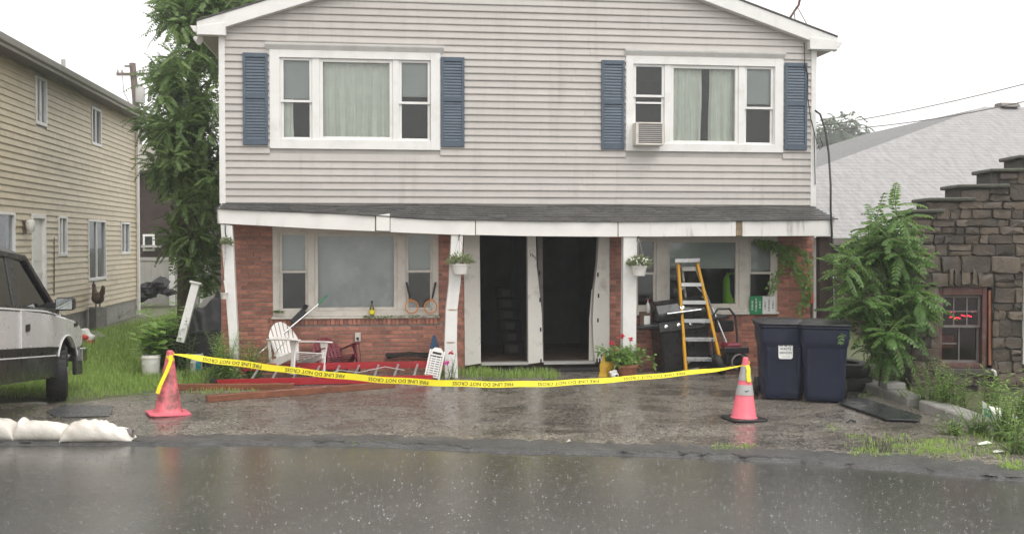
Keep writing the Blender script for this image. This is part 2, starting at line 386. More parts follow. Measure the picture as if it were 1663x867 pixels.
mb = MB().add([V(-300, -80, -.02), V(300, -80, -.02), V(300, 14.5, -.02), V(-300, 14.5, -.02)], [(0, 1, 2, 3)])
tag(obj('road', mb, 'road_asphalt'), kind='structure')
mb = MB(); vs = []
for i, x in enumerate(xs_e):
    a, b = E(edge_hi, x, 0), E(edge_lo, x, 0); j = rs.uniform(-.05, .05); k = rs.uniform(.6, 1.3)
    crk = .045 * max(0, math.sin(x * .011 + 1) + .45 * math.sin(x * .037)) ** .5 if math.sin(x * .011 + 1) + .45 * math.sin(x * .037) > 0 else 0; jj = rs.uniform(-.12, .12)
    for t_, z in ((-.45 + 2 * jj, .0035), (-.05 + jj, .009 * k), (.35, .014 * k), (.66 + jj, .014 * k), (.70 + jj, .012 * k - crk * .6), (.78 + jj, .009 * k - crk * .5), (.82 + jj, .010 * k), (.92 + j * 2, .0), (1.04 + j * 2, -.024)):
        p = a.lerp(b, t_); p.z = z + rs.uniform(-.004, .004) * (0 < t_ < 1); vs.append(p)
m6 = 9; mb.add(vs, [(i * m6 + k, (i + 1) * m6 + k, (i + 1) * m6 + k + 1, i * m6 + k + 1) for i in range(len(xs_e) - 1) for k in range(m6 - 1)])
tag(obj('asphalt_kerb', mb, 'berm_asphalt', smooth=35), kind='structure')
YF = 17.47
XL, XR = PY(358, 300, YF).x, PY(1323, 300, YF).x
pts = [G(-400, 668), G(-120, 662), G(0, 655), G(60, 652), G(120, 655), G(180, 646), G(235, 640), G(290, 632), G(350, 622), G(420, 615), V(XL + .2, YF + .1, 0), V(XR, YF + .1, 0), G(1372, 607), G(1388, 630), G(1480, 660), G(1560, 690), G(1610, 715), G(1680, 742)]
pts += [E(edge_hi, x, 0) for x in (1663, 1480, 1300, 1100, 950, 830, 720, 600, 420, 220, 0, -200, -500)]
for p in pts: p.z = .0
tag(obj('driveway', MB().add(pts, [tuple(range(len(pts)))]), 'drive_asphalt'), kind='structure')
# dark repair patch and loose plate beside the truck
mb = MB().prism([G(75, 668, .004), G(110, 658, .004), G(185, 660, .004), G(178, 676, .004), G(90, 678, .004)], (0, 0, .012))
tag(obj('rubber_mat', mb, 'patch', bevel=.003), 'flat dark rubber mat lying on the driveway behind the sandbags', 'mat')

# ================================================================ generic builders
def wall_holes(mb, u0, u1, z0, z1, holes, put):
    """fills a wall rectangle with boxes except the holes (u0,u1,z0,z1); put(mb,u0,u1,z0,z1)"""
    us = sorted({u0, u1} | {h[i] for h in holes for i in (0, 1) if u0 < h[i] < u1})
    for a, b in zip(us, us[1:]):
        cuts = sorted([(max(h[2], z0), min(h[3], z1)) for h in holes if h[0] < (a + b) / 2 < h[1]]); z = z0
        for c, d in cuts:
            if c > z: put(mb, a, b, z, c)
            z = max(z, d)
        if z < z1: put(mb, a, b, z, z1)
def free(u0, u1, z0, z1, holes):
    iv = [(u0, u1)]
    for h in holes:
        if h[2] < z1 - .01 and h[3] > z0 + .01:
            nx = []
            for a, b in iv:
                if h[1] <= a or h[0] >= b: nx.append((a, b)); continue
                if h[0] > a: nx.append((a, h[0]))
                if h[1] < b: nx.append((h[1], b))
            iv = nx
    return [(a, b) for a, b in iv if b - a > .02]
def siding(parent, P, e, rows, z0, lim, holes, m, piece=3.66, proud=.028, rs=random):
    """P(u, d, z) maps wall coordinates (along, outward, up) to the world; each lap board is an object"""
    for r in range(rows):
        za, zb = z0 + r * e, z0 + (r + 1) * e
        u0, u1 = lim(za)
        if u1 - u0 < .1: continue
        cuts = []; u = u0 + rs.uniform(.4, 1) * piece
        while u < u1 - .4: cuts.append(u); u += piece
        for a, b in free(u0, u1, za, zb, holes):
            ends = [a] + [c for c in cuts if a + .3 < c < b - .3] + [b]
            for c, d in zip(ends, ends[1:]):
                k = max(2, int((d - c) / .5)); vs = []; mb = MB(); off = rs.uniform(-.0015, .0015)
                for i in range(k + 1):
                    q = lerp(c + .0008, d - .0008, i / k); jz = rs.uniform(-.0012, .0012); jy = rs.uniform(-.0015, .0015) + off
                    vs += [P(q, .001, za + jz - .006), P(q, proud + jy, za + jz - .004), P(q, proud + jy + .001, za + .008 + jz), P(q, .004 + jy * .4, zb + .004), P(q, .001, zb + .004)]
                fs = [(i * 5 + j, i * 5 + (j + 1) % 5, (i + 1) * 5 + (j + 1) % 5, (i + 1) * 5 + j) for i in range(k) for j in range(5)]
                fs += [(0, 1, 2, 3, 4), tuple(k * 5 + j for j in (4, 3, 2, 1, 0))]
                obj('siding_board', mb.add(vs, fs), m, parent)

# ================================================================ main house
house = thing('vinyl_sided_house', 'two storey house with pale siding above red brick and a sagging porch roof', 'house', ((XL + XR) / 2, YF, 0))
PH = lambda u, d, z: V(u, YF - d, z)
def fx(px, py=300): return PY(px, py, YF).x
def fz(py, px=840): return PY(px, py, YF).z
def rect(px0, px1, py0, py1, Y=YF):
    a, b = PY(px0, (py0 + py1) / 2, Y).x, PY(px1, (py0 + py1) / 2, Y).x; xm = (px0 + px1) / 2
    return (a, b, PY(xm, py1, Y).z, PY(xm, py0, Y).z)
XM = (XL + XR) / 2; SL = .335
ZS, ZE = 2.80, PY(358, 57, YF).z                 # siding start, wall top at the corners
ZA = ZE + (XM - XL) * SL
win_UL = rect(438, 715, 84, 243); win_UR = rect(1016, 1271, 94, 247)
win_LL = rect(443, 712, 368, 513); win_LR = rect(1028, 1262, 383, 507)
door_h = (fx(755, 480), fx(990, 480), .10, 2.42)
siding(house, PH, .1143, 42, ZS, lambda z: (XL + .05, XR - .05) if z < ZE else (max(XL, XM - (ZA + .1 - z) / SL), min(XR, XM + (ZA + .1 - z) / SL)), [win_UL, win_UR], 'siding', rs=random.Random(5))
mb = MB(); wall_holes(mb, XL, XR, ZS - .1, ZE, [win_UL, win_UR], lambda m, a, b, c, d: m.box(a, b, YF, YF + .14, c, d))
mb.prism([V(XL, YF, ZE), V(XR, YF, ZE), V(XM, YF, ZA)], (0, .14, 0)); obj('sheathing', mb, 'soffit', house)
DEP = 9.5
mb = MB().box(XL, XL + .14, YF + .14, YF + DEP, 0, ZE).box(XR - .14, XR, YF + .14, YF + DEP, 0, ZE).box(XL + .14, XR - .14, YF + DEP - .14, YF + DEP, 0, ZE)
mb.prism([V(XL, YF + DEP, ZE), V(XR, YF + DEP, ZE), V(XM, YF + DEP, ZA)], (0, -.14, 0)); obj('outer_wall', mb, 'siding', house)
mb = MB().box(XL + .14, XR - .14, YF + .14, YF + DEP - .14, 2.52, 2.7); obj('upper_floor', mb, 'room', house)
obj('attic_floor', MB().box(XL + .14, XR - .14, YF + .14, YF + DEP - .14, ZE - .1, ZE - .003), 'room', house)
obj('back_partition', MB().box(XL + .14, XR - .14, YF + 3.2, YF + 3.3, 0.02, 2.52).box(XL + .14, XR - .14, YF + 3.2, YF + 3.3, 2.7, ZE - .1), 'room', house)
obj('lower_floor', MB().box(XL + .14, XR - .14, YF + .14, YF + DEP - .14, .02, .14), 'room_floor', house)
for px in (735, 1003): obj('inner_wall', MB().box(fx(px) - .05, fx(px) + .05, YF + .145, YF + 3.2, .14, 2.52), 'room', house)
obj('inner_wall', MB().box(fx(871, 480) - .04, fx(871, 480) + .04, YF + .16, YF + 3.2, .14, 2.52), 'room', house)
for s, X in ((1, XL), (-1, XR)):
    obj('corner_board', MB().box(min(X - .012 * s, X + .085 * s), max(X - .012 * s, X + .085 * s), YF - .032, YF + .10, ZS - .02, ZE + .02), 'trim', house, bevel=.004)
# roof, rakes, returns, gutter
OV, FR = .33, .16
for s in (1, -1):
    e = XM - s * ((XM - XL) + OV); ze = ZE + .16 - OV * SL
    pr = [V(e, YF - FR - .015, ze + .13), V(XM, YF - FR - .015, ZA + .29), V(XM, YF - FR - .015, ZA + .325), V(e, YF - FR - .015, ze + .155)]
    obj('roof_slope', MB().prism(pr, (0, DEP + FR + .25, 0)), 'shingle', house)
    pr = [V(e, YF - FR, ze - .10), V(XM, YF - FR, ZA + .06), V(XM, YF - FR, ZA + .287), V(e, YF - FR, ze + .127)]
    obj('rake_board', MB().prism(pr, (0, FR - .015, 0)), 'trim', house, bevel=.003)
    a, b = (e + .004, XL + .12) if s > 0 else (XR - .17, e - .004)
    pr = [V(a, YF - FR - .012, ZE - .035), V(b, YF - FR - .012, ZE - .035), V(b, YF - FR - .012, ZE + (.17 if s > 0 else .12)), V(a, YF - FR - .012, ZE + (.10 if s > 0 else .17))]
    obj('eave_return', MB().prism(pr, (0, FR - .003, 0)), 'trim', house, bevel=.004)
    x0, x1 = sorted((e, XL if s > 0 else XR))
    obj('soffit', MB().box(x0 + .003, x1 - .003, YF + .002, YF + DEP, ZE - .02, ZE - .002), 'soffit', house)
    obj('gutter', MB().prism([V(e, YF - FR + .02, ze - .04), V(e - s * .05, YF - FR + .02, ze - .04), V(e - s * .11, YF - FR + .02, ze + .06), V(e, YF - FR + .02, ze + .06)], (0, DEP, 0)), 'trim', house, bevel=.006)

# ---- windows
def frame_rect(mb, r, wd, y0, y1):
    x0, x1, z0, z1 = r; wl, wr, wb, wt = wd if isinstance(wd, tuple) else (wd,) * 4
    mb.box(x0, x0 + wl, y0, y1, z0, z1).box(x1 - wr, x1, y0, y1, z0, z1).box(x0 + wl, x1 - wr, y0, y1, z0, z0 + wb).box(x0 + wl, x1 - wr, y0, y1, z1 - wt, z1)
def make_window(r, cas, units, m, gm, sill=.05, hood=None, depth=.09, casproud=.035):
    """r: outer rectangle; cas: casing widths l,r,b,t; units: (x0,x1,kind) inside"""
    x0, x1, z0, z1 = r
    mb = MB(); frame_rect(mb, r, cas, YF - casproud, YF + .10)
    fr = obj('window', mb, m, house, bevel=.004)
    if hood:
        a, b, c = hood
        mb = MB().prism([V(x0 - a, YF - .02, z1 + .002), V(x0 - a, YF - .085, z1 + .07), V(x0 - a, YF - .095, z1 + .10), V(x0 - a, YF - .001, z1 + .10)], (x1 - x0 + 2 * a, 0, 0)); obj('hood_moulding', mb, m, fr, bevel=.003)
    zi0, zi1 = z0 + cas[2], z1 - cas[3]; last = x0 + cas[0]
    for ux0, ux1, kind in units:
        if ux0 - last > .01: obj('mullion', MB().box(last, ux0, YF - .012, YF + .10, zi0, zi1), m, fr, bevel=.004)
        last = ux1
        sw = .045
        if kind == 'fixed':
            mb = MB(); frame_rect(mb, (ux0, ux1, zi0, zi1), .055, YF + .005, YF + .075); obj('sash', mb, m, fr, bevel=.005)
            obj('pane', MB().box(ux0 + .055, ux1 - .055, YF + .046, YF + .05, zi0 + .055, zi1 - .055), gm, fr)
        else:
            zs = zi0 + (zi1 - zi0) * kind
            for a, b, yy in ((zs - .02, zi1, .0), (zi0, zs + .02, .032)):
                mb = MB(); frame_rect(mb, (ux0, ux1, a, b), (sw, sw, .04, .04), YF + .006 + yy, YF + .034 + yy); obj('sash', mb, m, fr, bevel=.004)
                obj('pane', MB().box(ux0 + sw, ux1 - sw, YF + .022 + yy, YF + .025 + yy, a + .04, b - .04), gm, fr)
    if x1 - last - cas[1] > .01: obj('mullion', MB().box(last, x1 - cas[1], YF - .012, YF + .10, zi0, zi1), m, fr, bevel=.004)
    if sill: obj('sill', MB().box(x0 - .02, x1 + .02, YF - casproud - .05, YF + .02, z0 - sill, z0 - .002), m, fr, bevel=.006)
    return fr
def W(px, y=170): return fx(px, y)
CW = .16
make_window(win_UL, (CW, CW, .155, .125), [(W(456), W(507), .47), (W(519), W(638), 'fixed'), (W(648), W(699), .47)], 'trim', 'glass', sill=0, hood=(.06, 0, 0))
wUR = make_window(win_UR, (.13, .15, .135, .135), [(W(1029), W(1079), .60), (W(1089), W(1199), 'fixed'), (W(1209), W(1256), .47)], 'trim', 'glass', sill=0, hood=(.02, 0, 0))
WL = lambda px: fx(px, 440)
make_window(win_LL, (.085, .10, .09, .10), [(WL(454), WL(500), .5), (WL(511), WL(645), 'fixed'), (WL(659), WL(703), .5)], 'vinyl', 'glass_dirty', sill=.04, casproud=.02)
make_window(win_LR, (.07, .08, .09, .06), [(WL(1033), WL(1066), .5), (WL(1083), WL(1200), 'fixed'), (WL(1216), WL(1256), .5)], 'vinyl', 'glass_dirty', sill=.04, casproud=.02)
# meeting rails behind the panes (storm sash) and the extra rail of the air-conditioner window
obj('storm_rail', MB().box(W(1033), W(1076), YF - .004, YF + .004, fz(169, 1054), fz(166, 1054)), 'trim', wUR)

# ---- shutters
def shutter(px0, px1, py0, py1):
    x0, x1, z0, z1 = rect(px0, px1, py0, py1); zm = z0 + (z1 - z0) * .53
    mb = MB()
    for a, b in ((x0, x0 + .045), (x1 - .045, x1)): mb.box(a, b, YF - .058, YF - .022, z0, z1)
    for a, b in ((z0, z0 + .09), (zm - .035, zm + .035), (z1 - .07, z1)): mb.box(x0 + .045, x1 - .045, YF - .058, YF - .022, a, b)
    mb.box(x0 + .04, x1 - .04, YF - .030, YF - .0215, z0 + .01, z1 - .01)
    s = obj('shutter', mb, 'shutter', house, bevel=.003); me = None
    for a, b in ((z0 + .09, zm - .035), (zm + .035, z1 - .07)):
        k = int((b - a) / .047); st = (b - a) / k
        for i in range(k):
            z = a + st * i
            if me is None:
                w2 = (x1 - x0) / 2 - .045
                me = MB().prism([V(-w2, -.004, 0), V(-w2, -.016, .004), V(-w2, -.016, .012), V(-w2, -.005, st * .97)], (2 * w2, 0, 0)).mesh('slat')
            o = link('slat', me, 'shutter', s, local=True); o.location = ((x0 + x1) / 2, YF - .03, z); basis(o); o.matrix_parent_inverse = wm(s).inverted()
shutter(395, 435.5, 87, 236); shutter(716, 754, 94, 239); shutter(976, 1013.5, 99, 243); shutter(1273, 1309, 103, 244)

# ---- curtains, shades (they hang inside: things of their own)
def drape(x0, x1, z0, z1, Y, folds, amp, seed, m='curtain', label='', hem=0):
    r = random.Random(seed); ph = [r.uniform(0, 6.3) for _ in range(4)]
    def f(u, v):
        x = lerp(x0, x1, u); a = amp * (.5 + .5 * v)
        y = Y + a * (math.sin(folds * u * 6.28 + ph[0]) + .5 * math.sin(folds * 2.3 * u * 6.28 + ph[1] + v) + .3 * math.sin(9 * v + ph[2] + 5 * u))
        return V(x + .01 * math.sin(4 * v + ph[3] + 9 * u), y, lerp(z1, z0 + hem * math.sin(u * 7 + ph[1]), v))
    mb = MB().grid(f, int(folds * 10) + 8, 10)
    tag(obj('curtain', mb, m, smooth=80), label, 'curtain')
zt, zb = win_UL[3] - .08, win_UL[2] + .05
drape(W(518), W(642), zb + .06, zt, YF + .15, 7, .034, 1, label='pale green curtain filling the upper picture window nearest the trees', hem=.03)
drape(W(452), W(476), zb, zt - .55, YF + .135, 2, .014, 2, label='pale curtain edge in the lower pane of the far left upper sash')
drape(W(1086), W(1143, 170), win_UR[2] + .08, win_UR[3] - .1, YF + .15, 4, .03, 3, label='pale curtain panel beside the air conditioner window, drawn to its side')
drape(W(1156), W(1203), win_UR[2] + .08, win_UR[3] - .1, YF + .15, 3.5, .03, 4, label='pale curtain panel on the far side of the dark gap upstairs')
def shade(px0, px1, py0, py1, Y, label, m='shade'):
    x0, x1, z0, z1 = rect(px0, px1, py0, py1, Y)
    mb = MB().box(x0, x1, Y, Y + .006, z0 + .03, z1).box(x0 - .005, x1 + .005, Y - .012, Y + .012, z0, z0 + .028)
    tag(obj('roller_shade', mb, m, bevel=.002), label, 'roller shade')
shade(452, 512, 96, 161, YF + .085, 'grey roller shade behind the upper sash left of the long curtain')
shade(644, 706, 96, 158, YF + .085, 'grey roller shade behind the upper sash right of the long curtain')
shade(1206, 1262, 106, 170, YF + .085, 'grey roller shade behind the end sash by the blue shutter')
shade(450, 505, 366, 442, YF + .085, 'dull olive shade behind the upper left sash above the white lawn chair')
shade(655, 708, 368, 440, YF + .085, 'dull grey shade behind the sash above the two orange rackets')
shade(1080, 1203, 380, 436, YF + .085, 'half lowered grey shade in the ground floor window behind the yellow stepladder')
shade(1212, 1260, 380, 440, YF + .085, 'grey shade behind the upper sash over the green and white sign')
drape(WL(508), WL(648), win_LL[2] + .05, win_LL[3] - .05, YF + .115, 3.5, .010, 6, 'sheer', 'grey sheer curtain across the ground floor picture window')

# ---- air conditioner
x0, x1, z0, z1 = rect(1032, 1078, 199, 236, YF - .25)
ac = thing('window_air_conditioner', 'boxy beige air conditioner jutting from the upstairs window', 'air conditioner', ((x0 + x1) / 2, YF - .1, z0))
mb = MB(); frame_rect(mb, (x0, x1, z0, z1), (.05, .035, .03, .03), YF - .27, YF + .05); obj('case', mb, 'vinyl', ac, bevel=.006)
obj('grille', MB().box(x0 + .05, x1 - .035, YF - .255, YF - .23, z0 + .03, z1 - .03), 'grey_frame', ac)
mb = MB()
for i in range(9): z = lerp(z0 + .05, z1 - .06, i / 8); mb.box(x0 + .05, x1 - .035, YF - .262, YF - .256, z, z + .012)
obj('grille_fins', mb, 'grey_box', ac)

# ---- brick ground floor
holes = [win_LL, win_LR, (door_h[0] - .0, door_h[1] + .0, -.1, 2.6)]
mb = MB(); wall_holes(mb, XL, XR, -.05, 2.70, holes, lambda m, a, b, c, d: m.box(a, b, YF + .002, YF + .14, c, d)); obj('mortar_wall', mb, 'mortar', house)
cand = []; CH, BW = .0677, .2115; sill_z = win_LL[2] - .04
rl = (win_LL[0] - .05, win_LL[1] + .03, sill_z - .105, sill_z)
hb = holes + [rl]
for r in range(39):
    za = -.04 + r * CH; off = (r % 2) * BW / 2; k = int((XR - XL) / BW) + 2
    for i in range(k):
        a = XL + .004 - off + i * BW; b = a + BW - .0105
        for c, d in free(max(a, XL + .004), min(b, XR - .004), za, za + CH, hb):
            if d - c > .03: cand.append((c, d, za, za + CH - .0105))
def bscore(t):
    c, d, a, b = t; x = (c + d) / 2; s = (d - c) * 10
    z = (a + b) / 2
    if z > 2.33 or z < .03: s -= 3
    if fx(388, 480) < x < win_LL[0] or (x > win_LR[1] and z > .75): s += 2
    if win_LL[0] < x < fx(722, 560) and z < sill_z: s += 1.5
    if fx(715, 480) < x < fx(755, 480) or fx(990, 480) < x < fx(1014, 480): s += 1
    return s
cand.sort(key=bscore, reverse=True)
rb = random.Random(8); bm_cache = {}
def brick_mesh(Lq):
    k = round(Lq, 3)
    if k not in bm_cache: bm_cache[k] = MB().box(-Lq / 2, Lq / 2, -.008, .006, 0, CH - .0105).mesh('brick', bevel=.0025)
    return bm_cache[k]
for c, d, a, b in cand[:285]:
    o = link('brick', brick_mesh(d - c), 'brick', house, local=True); o.location = ((c + d) / 2, YF + rb.uniform(-.003, .001), a); basis(o); o.matrix_parent_inverse = wm(house).inverted()
mb = MB()
for c, d, a, b in cand[285:]: y = rb.uniform(-.003, .001); mb.box(c, d, YF - .008 + y, YF + .004, a, b)
tag(obj('brickwork', mb, 'brick_mass', house), kind='stuff')
mb = MB(); x = rl[0]
while x < rl[1] - .03:
    mb.box(x, min(x + .060, rl[1]), YF - .035 + rb.uniform(-.004, .004), YF + .004, rl[2] + .006, rl[3]); x += .0705
tag(obj('sill_brickwork', mb, 'brick_mass', house), kind='stuff')

# ---- entrance
def fpoly(pts, Y): return [PY(x, y, Y) for x, y in pts]
YD = YF - .04
obj('door_casing', MB().prism(fpoly([(753, 378), (779, 378), (781, 590), (755, 594)], YD), (0, .17, 0)), 'trim_dirty', house, bevel=.004)
cc = obj('door_casing', MB().prism(fpoly([(856.5, 378), (870, 378), (871.5, 430), (876, 470), (880, 510), (882, 588), (858, 591)], YD), (0, .17, 0)), 'trim_dirty', house, bevel=.004)
rc = obj('door_casing', MB().prism(fpoly([(973, 378), (990, 378), (990, 586), (967, 588), (964, 560), (962.5, 520), (965, 470), (970, 430)], YD), (0, .17, 0)), 'trim_dirty', house, bevel=.004)
obj('inner_jamb', MB().prism(fpoly([(961, 470), (963.5, 470), (962, 520), (963, 586), (956.5, 586), (957, 520)], YD + .17), (0, .03, 0)), 'trim_dirty', house)
obj('inner_jamb', MB().prism(fpoly([(872, 380), (881, 380), (883, 586), (878, 586)], YD + .17), (0, .03, 0)), 'grey_frame', house)
for par, lst in ((cc, [(876, 443), (877, 487), (878, 535), (878.5, 586)]), (rc, [(971, 446), (972, 480), (971, 520), (969.5, 585), (974, 585)])):
    for px, py in lst:
        p = PY(px, py, YD); obj('latch_hole', MB().box(p.x - .013, p.x + .013, YD - .004, YD + .004, p.z - .035, p.z + .035), 'soot', par)
mb = MB()
for pts_ in ([(861.5, 417), (861.8, 412.5), (863.8, 412), (864.5, 415), (866, 417)], [(865.6, 414.5), (867.5, 418), (868.6, 416), (869.3, 419)], [(868.8, 418.5), (870.6, 421), (871.8, 419.5), (871, 417)]): mb.tube([PY(x, y, YD - .004) for x, y in pts_], .006, 5)
obj('house_number', mb, 'ink_grey', cc)
for a, b in ((781, 857), (882, 965)):
    x0, x1 = fx(a, 580), fx(b, 580); zt_ = PY(830, 588, YF).z
    obj('threshold', MB().box(x0, x1, YF - .09, YF + .14, zt_ - .04, zt_), 'grey_box', house, bevel=.005)
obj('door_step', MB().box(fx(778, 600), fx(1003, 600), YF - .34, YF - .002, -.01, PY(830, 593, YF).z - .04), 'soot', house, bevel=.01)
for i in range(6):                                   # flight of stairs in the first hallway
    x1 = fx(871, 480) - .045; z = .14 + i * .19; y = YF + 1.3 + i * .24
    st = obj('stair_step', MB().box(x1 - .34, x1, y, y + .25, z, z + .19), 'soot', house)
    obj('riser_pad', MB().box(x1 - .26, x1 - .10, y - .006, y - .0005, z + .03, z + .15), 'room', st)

# ---- porch: posts, beam, fascia, ceiling, shingled roof
YP = YF - .92
top = [(340, 339), (357, 340), (450, 344), (560, 348), (620, 352), (700, 357), (860, 360), (1000, 361), (1130, 360), (1250, 359), (1356, 357)]
bot = [(340, 362), (357, 363), (450, 368), (520, 372), (640, 377), (735, 381), (860, 384), (1010, 385), (1200, 384), (1356, 383)]
def fas(px, tab, Y=YP): return PY(px, poly(tab, px), Y)
def run(a, b, st=25): k = max(1, int((b - a) / st)); return [lerp(a, b, i / k) for i in range(k + 1)]
secs = [(354, 608.8), (611, 633), (634, 771.5), (773, 1003), (1004.5, 1195), (1206, 1355)]
for i, (a, b) in enumerate(secs):
    xs = run(a, b); dz = (0, .012, -.003, .003, .004, .0)[i]; dy = (0, -.012, -.004, 0, -.003, 0)[i]
    pts = [fas(x, top) for x in xs] + [fas(x, bot) for x in xs[::-1]]
    if i == 1: pts[len(xs) // 2].z += .045
    pts = [p + V(0, dy, dz) for p in pts]
    obj('fascia_board', MB().prism(pts, (0, .022, 0)), 'fascia', house, bevel=.003)
xs = run(357, 1352); pts = [fas(x, top) - V(0, 0, .02) for x in xs] + [fas(x, bot) + V(0, 0, .015) for x in xs[::-1]]
obj('porch_beam', MB().prism([p + V(0, .024, 0) for p in pts], (0, .10, 0)), 'wood_raw', house)
obj('porch_end_board', MB().prism([fas(353.5, top), fas(353.5, bot), V(XL + .02, YF - .03, 2.42), V(XL + .02, YF - .03, 2.78)], (.02, 0, 0)), 'trim', house)
zc = fas(1000, bot).z + .035
mb = MB(); xs = run(356, 1352, 60); vs = []
for x in xs: p = fas(x, bot); vs += [V(p.x, YP + .125, p.z + .05), V(p.x, YF - .002, p.z + .06)]
mb.add(vs, [(2 * i, 2 * i + 2, 2 * i + 3, 2 * i + 1) for i in range(len(xs) - 1)]); obj('porch_ceiling', mb, 'soffit', house)
# shingle courses, each lap a stepped strip of separate shingles
mb = MB(); rr = random.Random(4); NC = 7
XP0, XP1 = fas(350, top).x, fas(1358, top).x; zf = lambda x: poly([(fas(a, top).x, fas(a, top).z) for a, _ in top], x)
ZW = PY(840, 333.5, YF).z - .015
for c in range(NC):
    y0 = lerp(YP - .035, YF, c / NC); y1 = lerp(YP - .035, YF, (c + 1.15) / NC); x = XP0 - .02 + (c % 2) * .1
    while x < XP1:
        w_ = rr.choice((.16, .2, .24, .3)); xe = min(x + w_, XP1 + .02 * (c < 2))
        tt = lambda yy: (yy - YP) / (YF - YP)
        def zz(xx, yy): return lerp(zf(xx) - .012, ZW + .012 * math.sin(xx * 2.1), max(0, min(1, tt(yy)))) + .02
        lift = .014 + rr.uniform(-.003, .006); ys = y0 + rr.uniform(-.008, .012)
        xin = max(0, c / NC * .27) if xe > XP1 - .3 else 0
        p = [V(x, ys, zz(x, ys) - .004), V(xe - .004, ys, zz(xe, ys) - .004), V(xe - .004, y1, zz(xe, y1) - .004), V(x, y1, zz(x, y1) - .004)]
        q = [p[0] + V(0, 0, lift), p[1] + V(0, 0, lift), p[2] + V(0, 0, .002), p[3] + V(0, 0, .002)]
        mb.hexa(p + q); x = xe
tag(obj('porch_shingles', mb, 'shingle', house), kind='stuff')
mb = MB(); xs = run(350, 1356, 40); vs = []
for x in xs: p = fas(x, top); vs += [V(p.x, YP + .01, p.z - .014), V(p.x, YF, ZW - .03), V(p.x, YF, ZW - .06), V(p.x, YP + .025, p.z - .04)]
mb.add(vs, [(4 * i + k, 4 * i + 4 + k, 4 * i + 4 + (k + 1) % 4, 4 * i + (k + 1) % 4) for i in range(len(xs) - 1) for k in range(4)]); obj('roof_deck', mb, 'wood_raw', house)
def post(pts_l, pts_r, m='trim_dirty'):
    l = [PY(x, y, YP + .02) for x, y in pts_l]; r_ = [PY(x, y, YP + .02) for x, y in pts_r]
    return obj('porch_post', MB().prism(l + r_[::-1], (0, .16, 0)), m, house, bevel=.006)
def gz(px, py): return (px, py)
post([(358, 364), (364, 450), (371, 540), (376, 617)], [(377, 366), (381, 450), (385.5, 540), (388, 617)], 'trim')
p2 = post([(733, 381), (729, 460), (724, 502), (722, 560), (722, 614)], [(752, 381), (748, 460), (743, 502), (742, 560), (744, 614)], 'trim')
for (a, b, y) in ((726, 746, 503), (723, 742, 556)):
    p, q = PY(a, y, YP + .015), PY(b, y, YP + .015); obj('split', MB().prism([p + V(.01, 0, .004), p + V(.06, 0, .012), q + V(-.02, 0, .006), q + V(-.05, 0, -.008), p + V(.05, 0, -.012)], (0, .012, 0)), 'wood_raw', p2)
post([(1012.5, 384), (1012, 470), (1011, 608)], [(1035, 384), (1034, 470), (1033, 608)], 'trim')
obj('porch_post', MB().prism([PY(1331, 384, YP + .1), PY(1351, 384, YP + .1), PY(1350, 607, YP + .1), PY(1332, 607, YP + .1)], (0, .15, 0)), 'brown_wall', house, bevel=.008)
obj('downspout', MB().prism([PY(1324, 386, YP + .3), PY(1330, 386, YP + .3), PY(1329, 600, YP + .3), PY(1323, 600, YP + .3)], (0, .07, 0)), 'trim', house, bevel=.01)
# outlet with cord
p = PY(581, 547, YF - .008)
ol = obj('outlet_box', MB().box(p.x - .048, p.x + .048, YF - .045, YF - .009, p.z - .075, p.z + .075), 'vinyl', house, bevel=.008)
obj('outlet_cover', MB().box(p.x - .02, p.x + .02, YF - .052, YF - .0455, p.z - .045, p.z + .0), 'black_plastic', ol)
obj('outlet_cord', MB().tube([V(p.x, YF - .05, p.z - .03), V(p.x + .03, YF - .1, p.z - .2), V(p.x + .06, YF - .12, p.z - .45), V(p.x + .2, YF - .2, .03)], .006, 5), 'cable', ol)
# flood light under the left eave
p = PY(316, 62, YF + .1); fl = obj('flood_light', MB().lathe([(.03, 0), (.05, .05), (.075, .12), (.07, .125)], 10, m=Matrix.Translation(p) @ Matrix.Rotation(R(120), 4, 'Y') @ Matrix.Rotation(R(30), 4, 'X')), 'white_plastic', house, smooth=40)
obj('lamp_arm', MB().tube([p, p + V(.06, 0, .03), V(XL - .22, YF + .1, ZE - .01)], .012, 5), 'black_metal', fl)
# service cables down the right corner
mb = MB().tube([PY(1306, 70, YF - .06), PY(1307, 104, YF - .07), PY(1312, 122, YF - .07), PY(1312, 160, YF - .08), PY(1316, 190, YF - .06), PY(1322, 215, YF - .06), PY(1324, 300, YF - .05)], .008, 5)
obj('service_cable', mb, 'cable', house)
mb = MB().tube([PY(1324, 180, YF - .1), PY(1332, 186, YF - .2), PY(1340, 210, YF - .3), PY(1346, 250, YF - .5), PY(1349, 300, YP), PY(1349, 340, YP - .03), PY(1351, 380, YP - .03), PY(1351, 500, YP - .02), PY(1352, 600, YP - .02)], .018, 6)
obj('service_cable', mb, 'cable', house, smooth=60)
mb = MB().tube([PY(1318, 196, YF - .06), PY(1326, 230, YF - .08), PY(1332, 244, YF - .1), PY(1336, 236, YF - .1), PY(1331, 222, YF - .1)], .006, 5); obj('service_cable', mb, 'cable', house)
